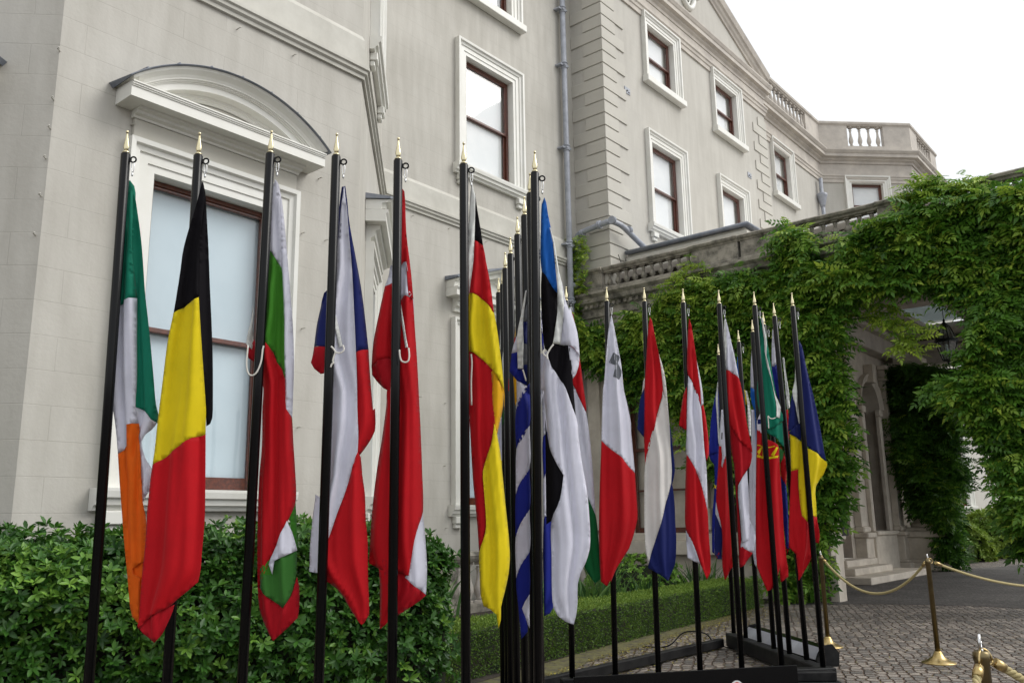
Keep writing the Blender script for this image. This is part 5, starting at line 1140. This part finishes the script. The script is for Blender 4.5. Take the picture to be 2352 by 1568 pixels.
# floodlight batten
fa, fb = onz(1718, 1474, .1), onz(1884, 1530, .1)
fl = thing('floodlight_batten', 'long black floodlight batten with a silvery face beside the right receding poles', 'floodlight', fa)
d = fb-fa; d.z = 0; L = d.length; d.normalize(); n = Vector((d.y, -d.x, 0)); n = n if n.x > 0 else -n
mb = MB(); prof = [(-.02, .0), (-.035, .05), (.03, .155), (.10, .165), (.15, .10), (.14, 0)]
mb.grid([[fa+n*o+UPZ*z+d*s for o, z in prof] for s in (0, L)], True, 0, False, True); build('housing', mb, M['black'], fl)
mb = MB(); mb.grid([[fa+n*o+UPZ*z+d*s for o, z in ((-.034, .054), (-.020, .085), (-.002, .120), (.024, .151))] for s in [L*k/10 for k in range(11)]]); 
for v in range(len(mb.v)): mb.v[v] = tuple(Vector(mb.v[v])-n*.006+UPZ*.004)
build('reflector_face', mb, M['alu'], fl)
for s in (-.03, L): mb = MB(); mb.grid([[fa+n*o*1.15+UPZ*z*1.12+d*(s+k*.03) for o, z in prof] for k in (0, 1)], True, 0, False, True); build('end_cap', mb, M['blackmatt'], fl)
# cable along the back beam
q1 = pole_xy('r4', 5); cp = [q1+Vector((-.95, .28, .01)), q1+Vector((-.7, .12, .03)), q1+Vector((-.5, .2, .16)), q1+Vector((-.3, .05, .165)), q1+Vector((-.15, .2, .03)), q1+Vector((.05, -.2, .01)), q1+Vector((-.1, -.4, .01))]
mb = MB(); Q = []
for k in range(len(cp)-1):
    p0, p1, p2, p3 = cp[max(k-1, 0)], cp[k], cp[k+1], cp[min(k+2, len(cp)-1)]
    for t in (0, .2, .4, .6, .8): Q.append(.5*((2*p1)+(-p0+p2)*t+(2*p0-5*p1+4*p2-p3)*t*t+(-p0+3*p1-3*p2+p3)*t**3))
mb.tube(Q, .008, 6); o = build('power_cable', mb, M['blackmatt']); tag(o, 'loose black cable looped over the back corner of the right flag stand', 'cable')
# rope barrier
def stanchion(x, y, label):
    r = thing('rope_stanchion', label, 'stanchion', (x, y, 0), 'brass posts of the rope barrier')
    return r
def stanchion_parts(r):
    mb = MB(); mb.lathe((0, 0, 0), [(.155, 0), (.155, .006), (.15, .012), (.10, .030), (.055, .060), (.034, .10), (.03, .11)], 36); build('base', mb, M['brass'], None).parent = r
    mb = MB(); mb.lathe((0, 0, .10), [(.0235, 0), (.0235, .82), (.026, .822), (.026, .85), (.018, .856)], 24); build('post', mb, M['agedbrass'], None).parent = r
    mb = MB(); mb.torus((0, 0, .985), (.5, .86, 0), (0, 0, 1), .024, .0055, seg=22, m=8); mb.lathe((0, 0, .953), [(.01, 0), (.008, .01)], 8); build('ring', mb, M['steel'], None).parent = r
p1 = onz(1903, 1485, 0); p2 = onz(2157, 1522, 0)
S1 = stanchion(p1.x, p1.y, 'brass rope post just behind the rightmost flagpole'); stanchion_parts(S1)
def cpst(x, y, label):
    r = S1.copy(); link(r); r.location = (x, y, 0); r['label'] = label
    for ch in S1.children: c = ch.copy(); link(c, r)
    return r
S2 = cpst(p2.x, p2.y, 'brass rope post standing free on the cobbles with two gold ropes meeting')
t3 = onz(2250, 1474, .94); S3 = cpst(t3.x, t3.y, 'nearest brass rope post, cut off by the bottom right edge')
e4 = onz(2700, 1362, 0.95); S3.scale = (1, 1, .955); S4p = Vector((p2.x+2.5, p2.y+.35, 0)); cpst(S4p.x, S4p.y, 'brass rope post outside the right edge') if False else None
def rope(name, a, b, sag, label, r=.014, cut=1.0, hook0=True, hook1=True):
    a, b = Vector(a), Vector(b); d = (b-a); hd = Vector((d.x, d.y, 0)).normalized()
    root = thing('barrier_rope', label, 'rope', a, 'gold ropes of the barrier')
    n = 150; mb = MB(); side = Vector((-hd.y, hd.x, 0)); ctr = []
    for k in range(n+1):
        t = k/n*cut; p = a+d*t; p = p-UPZ*(4*sag*t*(1-t)); ctr.append(p)
    st0 = 5 if hook0 else 0; Lr = sum((ctr[k+1]-ctr[k]).length for k in range(n))
    for s in range(3):                                  # three twisted strands
        pts = []; acc = 0; K = n*3
        for k in range(K+1):
            f = k/K*n; i = min(int(f), n-1); p = ctr[i].lerp(ctr[i+1], f-i); tg = (ctr[i+1]-ctr[i]).normalized(); up = side.cross(tg)
            ph = 2*PI*(k/K*Lr/.055)+s*2*PI/3; pts.append(p+(side*math.cos(ph)+up*math.sin(ph))*r*.5)
        pts = pts[int(len(pts)*.03):]
        mb.tube(pts, r*.56, 6)
    build('strands', mb, M['goldrope'], root)
    for ok, p, q, w_ in ((hook0, ctr[4], ctr[7], ctr[0]), (hook1 and cut >= 1, ctr[-4], ctr[-8], ctr[-1])):
        if not ok: continue
        mb = MB(); mb.tube([p, p.lerp(q, .5), q], [r*1.15, r*1.28, r*1.2], 14); build('end_sleeve', mb, M['brass'], root)
        mb = MB(); dd = (q-p).normalized(); mb.torus(w_.lerp(p, .4), dd, UPZ, .022, .0045, seg=14); build('hook', mb, M['brass'], root)
    return root
zt = .958
rope('a', (p1.x, p1.y, zt), (p2.x, p2.y, zt), .36, 'gold rope sagging between the two farther brass posts', .0135)
P5 = Vector((p2.x+1.9, p2.y-.55, zt))
P5 = onz(2352+330, 1262, zt)
rope('b', (p2.x, p2.y, zt), tuple(P5), .33, 'gold rope running from the middle brass post out of the right edge', .0135)
rope('c', (t3.x, t3.y, .905), (t3.x-1.15, t3.y-1.35, .88), .36, 'thick gold rope hanging to the left from the nearest brass post', .0135)
rope('d', (t3.x, t3.y, .905), (t3.x+1.6, t3.y+.1, .905), .28, 'thick gold rope hanging to the right from the nearest brass post', .0135)
# lantern hanging in the porch
lt = onu(2170, 746, 19); lb = onu(2178, 836, 19); lv = (lt[0]+lb[0])/2
ln = thing('hanging_lantern', 'dark metal lantern with pale glass panes hanging in the porch opening', 'lantern', W(19, lv, lb[1]))
zb_, zt_ = lb[1], lt[1]; hL = zt_-zb_
def hexring(r, z, n=6): return [W(19, lv, z)+Vector((r*math.cos(2*PI*k/n+.3), r*math.sin(2*PI*k/n+.3), 0)) for k in range(n)]
mb = MB(); rr_ = [hexring(.10, zb_+.10*hL), hexring(.215, zb_+.58*hL), hexring(.09, zb_+.97*hL)]
for k in range(6):
    for A_, B_ in ((rr_[0], rr_[1]), (rr_[1], rr_[2])): mb.tube([A_[k], B_[k]], .011, 6)
for R_ in rr_: mb.tube(R_+[R_[0]], .015, 6)
mb.tube(hexring(.225, zb_+.56*hL)+[hexring(.225, zb_+.56*hL)[0]], .014, 6); mb.tube(hexring(.225, zb_+.61*hL)+[hexring(.225, zb_+.61*hL)[0]], .014, 6)
mb.lathe(W(19, lv, zb_-.02), [(.005, 0), (.03, .02), (.02, .05), (.07, .09), (.10, .10*hL+.02)], 6); mb.lathe(W(19, lv, zb_+.97*hL), [(.10, 0), (.05, .06), (.02, .09), (.03, .12), (.01, .15)], 6)
mb.tube([W(19, lv, zt_+.1), W(19, lv, 6.5)], .008, 6); build('frame', mb, M['lampmetal'], ln)
mb = MB()
for k in range(6):
    j = (k+1) % 6
    mb.face([rr_[0][k], rr_[0][j], rr_[1][j], rr_[1][k]]); mb.face([rr_[1][k], rr_[1][j], rr_[2][j], rr_[2][k]])
build('glass_panes', mb, M['lampglass'], ln)
mb = MB(); mb.tube([W(19, lv, zb_+.25*hL), W(19, lv, zb_+.5*hL)], .02, 8); build('lamp_holder', mb, M['blind'], ln)
#@@PLANTS@@
# ---------------------------------------------------------------- plants
M['shrubleaf'] = leafmat('shrub_leaf', (.016, .06, .010), (.055, .16, .020), (.22, .40, .055), .2, .42, .4)
M['vineleaf'] = leafmat('wisteria_leaf', (.03, .09, .015), (.105, .25, .026), (.42, .55, .07), .35, .42, .4)
M['boxleaf'] = leafmat('box_leaf', (.045, .10, .016), (.12, .22, .03), (.26, .36, .055), .25, .5, .3)
M['irisleaf'] = leafmat('iris_leaf', (.03, .09, .02), (.06, .15, .035), (.14, .25, .06), .3, .4, .4)
M['core'] = mat('inner_shade', (.010, .018, .006), .95, noise=(5, (.02, .016, .01), .4, .6))  # dark hull inside the plants, shade between leaves put into its colour
# single-leaf templates: (right, along, up)
LEAF = ([(0, 0, 0), (.19, .38, .05), (.16, .72, .03), (0, 1, -.06), (-.16, .72, .03), (-.19, .38, .05), (0, .45, -.02)], [(0, 1, 6), (1, 2, 6), (2, 3, 6), (3, 4, 6), (4, 5, 6), (5, 0, 6)])
LEAF4 = ([(0, 0, 0), (.24, .45, .06), (0, 1, -.05), (-.24, .45, .06)], [(0, 1, 2), (0, 2, 3)])
def compound(nl=4, spread=.42):
    V, Fc = [], []
    def leaflet(o, d, L, wd):
        d = np.array(d)/np.linalg.norm(d); r = np.cross(d, (0, 0, 1)); r /= np.linalg.norm(r); b = len(V); o = np.array(o)
        for (x, y, z) in ((0, 0, 0), (wd, .42, .05), (0, 1, -.12), (-wd, .42, .05)): V.append(tuple(o+r*x*L+d*y*L+np.array((0, 0, z*L))))
        Fc.append((b, b+1, b+2)); Fc.append((b, b+2, b+3))
    for k in range(nl):
        y = .18+.70*k/(nl-1)*1.0; zz = -.20*y*y
        for s in (-1, 1): leaflet((0, y, zz), (s*.85, .55, -.25), spread*(1-.12*k), .25)
    leaflet((0, .92, -.19), (0, 1, -.3), .42, .24)
    return V, Fc
COMP = compound()
def rosettes(cen, nor, L, n=7, tmin=.1, tmax=.6, droop=.3, jit=.35):
    """whorls of leaves around shoot tips"""
    N = len(cen); k = np.arange(n); offs = np.repeat(cen, n, 0)
    t = np.cross(nor, rng.normal(size=(N, 3))); t /= np.linalg.norm(t, axis=1, keepdims=True); b = np.cross(nor, t)
    ang = (k[None, :]*2*PI/n*1.0 + rnd(N, 0, 6)[:, None] + rng.normal(0, .2, (N, n)))
    el = rng.uniform(.1, 1.0, (N, n))
    d = (np.cos(ang)[..., None]*t[:, None]+np.sin(ang)[..., None]*b[:, None])*np.cos(el)[..., None]+nor[:, None]*np.sin(el)[..., None]
    d[..., 2] -= droop*rng.uniform(0, 1, (N, n)); d = d.reshape(-1, 3)
    ups = np.repeat(nor, n, 0)+rng.normal(0, jit, (N*n, 3))
    sc_ = np.repeat(L, n)*rng.uniform(.75, 1.15, N*n)
    return offs, d, ups, sc_
def lumps(p, s, seed):                                  # cheap smooth noise on points
    r = np.random.default_rng(seed); out = np.zeros(len(p))
    for k in range(7):
        f = r.normal(0, s*(1+.5*k), 3); out += np.sin(p@f+r.uniform(0, 6))/(1+.5*k)
    return out/2.6
# big glossy shrub at the left
def hull_shrub(name, label, line, depth, top, nros, L, m, seed, core=True, cat='shrub', bright=.5, h0=.0, group=None):
    """line: ground line of the front face (world xy points); the bush rises to top and runs 'depth' behind the line"""
    r = np.random.default_rng(seed); P = np.array(line, float); seg = np.diff(P, axis=0); ln = np.linalg.norm(seg, axis=1); cum = np.concatenate([[0], np.cumsum(ln)]); T = cum[-1]
    def at(s):
        s = np.clip(s, 0, T); return np.stack([np.interp(s, cum, P[:, 0]), np.interp(s, cum, P[:, 1])], 1)
    def nrm(s):
        e = at(np.minimum(s+.05, T))-at(np.maximum(s-.05, 0)); e /= np.linalg.norm(e, axis=1, keepdims=True); return np.stack([e[:, 1], -e[:, 0]], 1)
    root = thing(name, label, cat, (P[len(P)//2][0], P[len(P)//2][1], 0), group)
    def surf(s, a, infl=1.0):
        """a in 0..1: up the front face, over the top"""
        n2 = nrm(s); base = at(s); endf = np.minimum(1, np.minimum(s, T-s)/(.55))**.5
        hh = top*(.80+.20*endf)
        th = a*PI*.95; c = depth/2
        x = np.cos(th); z = np.sin(th)
        px_ = np.sign(x)*np.abs(x)**.55; pz = np.abs(z)**.6
        pos = np.concatenate([base - n2*c + n2*(px_*c*(.55+.45*endf))[:, None]*infl, (hh*pz*infl)[:, None]], 1)
        nn = np.concatenate([n2*px_[:, None], (pz*.9+.1)[:, None]], 1); 
        e = at(np.minimum(s+.05, T))-at(np.maximum(s-.05, 0)); e /= np.linalg.norm(e, axis=1, keepdims=True)
        sidew = (1-endf)[:, None]*np.where((s < T/2)[:, None], -1, 1); nn[:, :2] += e*sidew*1.5
        nn /= np.linalg.norm(nn, axis=1, keepdims=True)
        return pos, nn
    s = r.uniform(0, T, nros); a = r.uniform(.0, .62, nros)
    pos, nn = surf(s, a); b = lumps(pos, 2.2, seed)
    pos += nn*(b*.13+r.normal(0, .06, nros)-.02)[:, None]; pos[:, 2] = np.maximum(pos[:, 2], .03)
    nn = nn+r.normal(0, .35, (nros, 3))+np.array([0, 0, .35]); nn /= np.linalg.norm(nn, axis=1, keepdims=True)
    offs, d, ups, scl_ = rosettes(pos, nn, np.full(nros, L)*r.uniform(.7, 1.25, nros))
    ti = np.repeat(np.clip(r.normal(.38, .2, nros)+np.maximum(0, b)*.25*bright*2, 0, 1), 7)+r.normal(0, .07, nros*7)
    leafmesh('leaves', None, offs, d, ups, scl_, ti, *LEAF, m, root)
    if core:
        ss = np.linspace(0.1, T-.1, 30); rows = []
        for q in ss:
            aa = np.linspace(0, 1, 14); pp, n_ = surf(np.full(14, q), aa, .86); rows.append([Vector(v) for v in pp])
        mb = MB(); mb.grid(rows, False, 0, True, True); build('dark_core', mb, M['core'], root)
    return root
hull_shrub('broadleaf_shrub', 'large glossy dark green shrub filling the bottom left behind the nearest flags', [(-5.6, 4.3), (-4.2, 5.3), (-2.8, 6.0), (-1.5, 6.5), (-.36, 7.05)], 1.5, 1.27, 9200, .070, M['shrubleaf'], 3)
# hedges
def hedge(label, a, b, wd, h, n, seed, leaf=.017):
    a, b = Vector(a), Vector(b); r = np.random.default_rng(seed); d = (b-a); L = d.length; d.normalize(); nn = Vector((-d.y, d.x, 0)); A_, D_, N_ = np.array(a), np.array(d), np.array(nn)
    root = thing('box_hedge', label, 'hedge', a)
    mb = MB(); mb.box(a-nn*(wd/2-.03)+d*.02, d*(L-.04), nn*(wd-.06), UPZ*(h-.03)); build('dark_core', mb, M['core'], root)
    areas = np.array([L*h, L*h, L*wd, wd*h, wd*h]); pick = r.choice(5, n, p=areas/areas.sum()); u, v = r.uniform(0, 1, n), r.uniform(0, 1, n)
    pos = np.zeros((n, 3)); nor = np.zeros((n, 3))
    for f in range(5):
        m_ = pick == f
        if f == 0: pos[m_] = A_+D_*(u[m_]*L)[:, None]+N_*(wd/2)+np.array([0, 0, 1])*(v[m_]*h)[:, None]; nor[m_] = N_
        if f == 1: pos[m_] = A_+D_*(u[m_]*L)[:, None]-N_*(wd/2)+np.array([0, 0, 1])*(v[m_]*h)[:, None]; nor[m_] = -N_
        if f == 2: pos[m_] = A_+D_*(u[m_]*L)[:, None]+N_*((v[m_]-.5)*wd)[:, None]+np.array([0, 0, h]); nor[m_] = (0, 0, 1)
        if f == 3: pos[m_] = A_+N_*((v[m_]-.5)*wd)[:, None]+np.array([0, 0, 1])*(u[m_]*h)[:, None]; nor[m_] = -D_
        if f == 4: pos[m_] = A_+D_*L+N_*((v[m_]-.5)*wd)[:, None]+np.array([0, 0, 1])*(u[m_]*h)[:, None]; nor[m_] = D_
    b_ = lumps(pos, 5, seed); pos += nor*(b_*.018+r.normal(0, .014, n))[:, None]
    dr_ = nor+r.normal(0, .9, (n, 3)); up = r.normal(0, 1, (n, 3))
    ti = .35+.3*(pick == 2)+r.normal(0, .16, n)+b_*.1  # top leaves tinted lighter, skylight put into the colour
    leafmesh('leaves', None, pos, dr_, up, np.full(n, leaf)*r.uniform(.7, 1.4, n), ti, *LEAF4, M['boxleaf'], root)
    return root
hedge('low clipped box hedge running behind the flagpoles to the ivy wall', W(4.9, -5.72, 0), W(13.6, -6.5, 0), .6, .43, 80000, 5, .022)
hedge('small clipped box hedge in front of the round bush beyond the porch', W(28.7, -6.9, 0), W(33.6, -7.0, 0), .5, .62, 9000, 6, .035)
def blob_bush(label, c, rx, ry, h, n, L, seed, m, name='round_bush'):
    r = np.random.default_rng(seed); root = thing(name, label, 'bush', (c[0], c[1], 0)); d = r.normal(size=(n, 3)); d[:, 2] = np.abs(d[:, 2]); d /= np.linalg.norm(d, axis=1, keepdims=True)
    pos = np.array((c[0], c[1], 0))+d*np.array((rx, ry, h)); b = lumps(pos, 2.0, seed); pos += d*(b*.16+r.normal(0, .05, n))[:, None]; nn = d+r.normal(0, .3, (n, 3))+np.array((0, 0, .3)); nn /= np.linalg.norm(nn, axis=1, keepdims=True)
    offs, dd, ups, s_ = rosettes(pos, nn, np.full(n, L)); leafmesh('leaves', None, offs, dd, ups, s_, np.repeat(.8+b*.25+r.normal(0, .1, n), 7), *LEAF4, m, root)
    mb = MB(); mb.grid([[Vector((c[0]+rx*.88*math.cos(t)*math.cos(p), c[1]+ry*.88*math.sin(t)*math.cos(p), h*.9*math.sin(p))) for t in [2*PI*k/20 for k in range(20)]] for p in [PI/2*j/6 for j in range(7)]], True); build('dark_core', mb, M['core'], root)
q = W(34.4, -6.75); blob_bush('bright green rounded bush against the far bay wall', q, 1.7, 1.3, 1.5, 2600, .13, 21, M['boxleaf'])
q = W(30.6, -7.1); blob_bush('pale green clump left of the rounded bush beyond the porch', q, .8, .5, 1.25, 900, .13, 22, M['boxleaf'], 'leafy_clump')
q = W(12.6, -7.9); blob_bush('low dark bush under the portico window', q, .9, .6, .75, 700, .07, 23, M['shrubleaf'], 'low_bush')
# iris clumps
def blades(pos, h, n, seed, spread=.22, wd=.018):
    r = np.random.default_rng(seed); mb = MB(); tint = []
    for k in range(n):
        a = r.uniform(0, 6.28); rr_ = r.uniform(0, spread); b = Vector((pos[0]+rr_*math.cos(a), pos[1]+rr_*math.sin(a), 0)); lean = Vector((math.cos(a), math.sin(a), 0))*r.uniform(.05, .55); hh = h*r.uniform(.6, 1.1); tw = r.uniform(0, 3.14); side = Vector((math.cos(tw), math.sin(tw), 0)); w_ = wd*r.uniform(.7, 1.3)
        rows = []
        for j in range(7):
            t = j/6; p = b+lean*hh*t*t*1.1+UPZ*hh*(t-.25*t*t*lean.length*2); rows.append([p-side*w_*(1-t**2.2), p+side*w_*(1-t**2.2)+UPZ*.001])
        mb.grid(rows); tint += [r.uniform(.1, 1)]*14
    return mb, tint
spots = [(9.6, -7.6, .95), (9.0, -7.2, .75), (10.4, -7.4, .8), (11.3, -7.7, .95), (12.0, -7.35, .8), (12.9, -7.6, .9), (13.5, -7.2, .75), (14.1, -7.6, .85), (8.0, -8.0, 1.0), (7.2, -7.6, .95), (8.6, -6.9, .6), (13.9, -6.9, .5), (10.9, -6.9, .55), (12.5, -6.95, .5)]
desc = ['tall iris clump behind the hedge left of the white and red flag', 'iris clump behind the hedge just right of the crowded poles', 'iris clump between the second and third right front poles', 'tall iris clump under the first portico window', 'iris clump between the third and fourth right front poles',
        'iris clump behind the hedge near the fifth right front pole', 'short iris clump near the hedge end', 'iris clump against the portico plinth', 'tall iris clump in front of the low balustrade coping', 'iris clump at the right end of the big shrub',
        'small iris clump close behind the hedge near the crowded poles', 'smallest iris clump at the far hedge end', 'small iris clump close behind the middle of the hedge', 'small iris clump close behind the hedge by the fifth pole']
for k, (u, v, h) in enumerate(spots):
    p = W(u, v); rt = thing('iris_clump', desc[k], 'iris', (p.x, p.y, 0), 'iris clumps in the bed behind the hedge'); mb, ti = blades(p, h, 46, 40+k, .3); o = build('leaves', mb, M['irisleaf'], rt)
    at = o.data.attributes.new('tint', 'FLOAT', 'POINT'); arr = np.array(ti); at.data.foreach_set('value', arr.astype(np.float32)[:len(o.data.vertices)])
# wisteria on the portico: outlines are projected onto the real wall plane u = const
def vine(root, outline, u0, n, seed, L=.26, thick=.45, m='vineleaf', tmean=.42, part='leaves', bulge=.0, plane='u', zmin=.02, fringe=.0):
    r = np.random.default_rng(seed); P = [onu(x, y, u0) for x, y in px(outline)]; P = [(p[0], p[1]) for p in P]
    x0, x1 = min(p[0] for p in P), max(p[0] for p in P); y0, y1 = min(p[1] for p in P), max(p[1] for p in P)
    X = r.uniform(x0, x1, n*4); Y = r.uniform(y0, y1, n*4); m_ = inpoly(X, Y, P); X, Y = X[m_][:n], Y[m_][:n]; n = len(X)
    q = np.stack([X, Y, X*0], 1); b = lumps(q, 1.6, seed); b2 = lumps(q, 4.5, seed+1)
    # the crown is a field of overlapping shaggy clumps: leaf depth follows the clump, with gaps between
    dep = thick*(.45+.55*b+.38*b2)+r.uniform(-.7, .12, n)*thick*.6; dep = np.maximum(dep, .03)
    X = X+r.normal(0, .06+fringe, n); Y = Y+r.normal(0, .05+fringe, n); Y = np.maximum(Y, zmin)
    A_, N_ = np.array(AX), np.array(NX); pos = A_*(u0-dep)[:, None]+N_*X[:, None]; pos[:, 2] = Y
    ang = r.uniform(-1.7, 1.7, n); d = -A_*np.cos(ang)[:, None]*.8+N_*np.sin(ang)[:, None]; d[:, 2] -= r.uniform(-.35, .8, n)
    ups = -A_*.6+np.array((0, 0, 1.0))+r.normal(0, .5, (n, 3))
    ti = tmean+.16*b+.12*b2+r.normal(0, .15, n)+.35*(r.uniform(0, 1, n) > .9)
    return leafmesh(part, None, pos, d, ups, L*r.uniform(.65, 1.2, n), ti, *COMP, M[m], root)
wis = thing('wisteria', 'large green wisteria covering the terrace balustrade and portico wall', 'climbing plant', W(14.8, -6, 0))
main = 'D 1300 715 1330 750 1400 768 1428 762 1470 728 1530 715 1565 672 1600 662 1680 645 1720 625 1780 635 1800 610 1800 545 1830 532 1872 540 1885 600 1900 625 1950 615 1962 560 1985 532 2030 515 2085 500 2130 485 2200 466 2300 442 2352 430 2420 415 2420 700 2352 700 2250 712 2205 682 2150 664 2090 672 2000 676 1958 700 1935 760 1932 820 1938 880 1950 960 1942 1020 1950 1060 1935 1110 1928 1160 1908 1200 1890 1230 1885 1340 1872 1372 1840 1372 1790 1290 1780 1150 1700 1100 1640 1080 1620 1060 1610 900 1560 930 1530 950 1500 880 1470 900 1440 915 1425 860 1380 840 1350 835 1320 822 1300 800'
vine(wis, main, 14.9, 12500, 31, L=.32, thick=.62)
vine(wis, main, 14.95, 5200, 32, L=.30, thick=.22, tmean=.2)  # back layer of darker leaves paints shade into the gaps
vine(wis, 'D 1300 690 1345 745 1400 760 1500 720 1560 660 1640 640 1700 655 1780 650 1870 650 1960 640 2020 580 2100 550 2000 640 1800 700 1600 760 1400 830 1300 790', 14.75, 1700, 35, L=.24, thick=.5, tmean=.66)
vine(wis, 'D 2060 470 2090 430 2130 410 2160 405 2190 418 2230 412 2270 420 2200 450 2100 470', 14.9, 260, 36, L=.24, thick=.3, tmean=.7, part='shoots')
vine(wis, 'D 1308 548 1340 545 1352 575 1345 600 1352 640 1340 700 1310 730 1300 690 1318 640 1305 600', 14.85, 260, 37, L=.19, thick=.3, tmean=.85, part='shoots')
vine(wis, 'D 1590 590 1612 600 1640 640 1560 660 1540 640 1575 625', 14.8, 90, 38, L=.2, thick=.2, tmean=.8, part='shoots')
vine(wis, 'D 1540 850 1600 880 1640 960 1560 1010 1480 960 1500 880', 14.8, 260, 39, L=.26, thick=.4, tmean=.6, part='shoots')
vine(wis, 'D 2035 690 2080 735 2115 745 2130 775 2100 806 2075 800 2045 775 2030 745 1990 740 1980 720', 14.9, 120, 44, L=.26, thick=.3, tmean=.75, part='shoots')
mb = MB(); r_ = np.random.default_rng(9)
for k in range(16):                                       # woody stems behind the leaves
    v = r_.uniform(-9.8, -4.7); z = r_.uniform(3.8, 5.2); pts = [W(14.82-r_.uniform(0, .1), v, z)]
    for j in range(14): v = min(v+r_.uniform(.05, .5), -5.4-.4*r_.uniform(0, 1)); z += r_.normal(0, .18); pts.append(W(14.8-r_.uniform(0, .15), v, min(6.1, max(3.5, z))))
    mb.tube(pts, [.03*(1-j/18) for j in range(15)], 6)
for v in (-5.6, -5.75, -5.5):
    pts = [W(14.7+r_.uniform(-.1, .1), v+r_.normal(0, .08), .05+j*.5) for j in range(11)]; mb.tube(pts, .045, 7)
build('vine_stems', mb, M['bark'], wis)
wr = thing('wisteria', 'wisteria hanging in a deep curtain at the right edge beside the lantern', 'climbing plant', W(14.7, -1.5, 0))
rt_ = 'D 2268 700 2430 690 2430 1285 2370 1262 2352 1230 2342 1180 2330 1130 2318 1080 2300 1030 2275 985 2245 950 2222 925 2180 912 2150 902 2185 888 2230 872 2235 830 2262 790'
vine(wr, rt_, 14.75, 5200, 51, L=.28, thick=.75, tmean=.36); vine(wr, rt_, 14.95, 2200, 52, L=.3, thick=.3, tmean=.15)  # second layer tinted darker, shade behind the curtain put into the colour
wc = thing('wisteria', 'wisteria tinted dark for porch shade, wrapped round the far porch column', 'climbing plant', W(26.5, -6.3, 0))
ft = 'D 2050 845 2090 838 2200 850 2212 930 2200 970 2208 1040 2222 1100 2205 1150 2195 1200 2208 1290 2182 1314 2166 1300 2161 1200 2135 1170 2100 1195 2094 1120 2078 1080 2062 1000'
ft2 = 'D 2045 845 2090 838 2190 850 2205 930 2192 970 2196 1040 2205 1100 2195 1150 2190 1200 2202 1290 2180 1312 2168 1300 2163 1200 2140 1172 2105 1180 2094 1120 2078 1080 2058 1000'
vine(wc, ft2, 25.15, 4600, 61, L=.30, thick=.55, tmean=.2); vine(wc, ft2, 25.2, 2400, 62, L=.30, thick=.2, tmean=.1); vine(wc, ft, 27.0, 2600, 63, L=.34, thick=.2, tmean=.1)  # low tints put the porch shade into the leaf colour
# fallen leaves and litter along the hedge
n = 5200; u = rng.uniform(3.5, 13.5, n); vv = -4.75-(u-4.7)*.158+np.abs(rng.normal(0, .42, n))-.1; pos = np.array(AX)*u[:, None]+np.array(NX)*vv[:, None]; pos[:, 2] = .012+rng.uniform(0, .01, n)
d = rng.normal(size=(n, 3)); d[:, 2] *= .15; M['litterleaf'] = leafmat('fallen_leaf', (.10, .05, .015), (.20, .17, .03), (.42, .36, .07), .1, .6, .3)
o = leafmesh('leaf_litter', None, pos, d, np.array((0, 0, 1.))+rng.normal(0, .3, (n, 3)), rng.uniform(.012, .035, n), rng.uniform(0, 1, n), *LEAF4, M['litterleaf'])
tag(o, 'scattered yellowish fallen leaves and petals on the cobbles along the hedge', 'leaf litter', kind='stuff')
n = 3200; pos = np.stack([rng.uniform(.3, 7, n), rng.uniform(5.5, 13, n), rng.uniform(.006, .016, n)], 1); d = rng.normal(size=(n, 3)); d[:, 2] *= .15
o = leafmesh('loose_petals', None, pos, d, np.array((0, 0, 1.))+rng.normal(0, .3, (n, 3)), rng.uniform(.008, .026, n), rng.uniform(0, .8, n), *LEAF4, M['litterleaf'])
tag(o, 'sparse brown and yellow petals blown over the open cobbles', 'petals', kind='stuff')
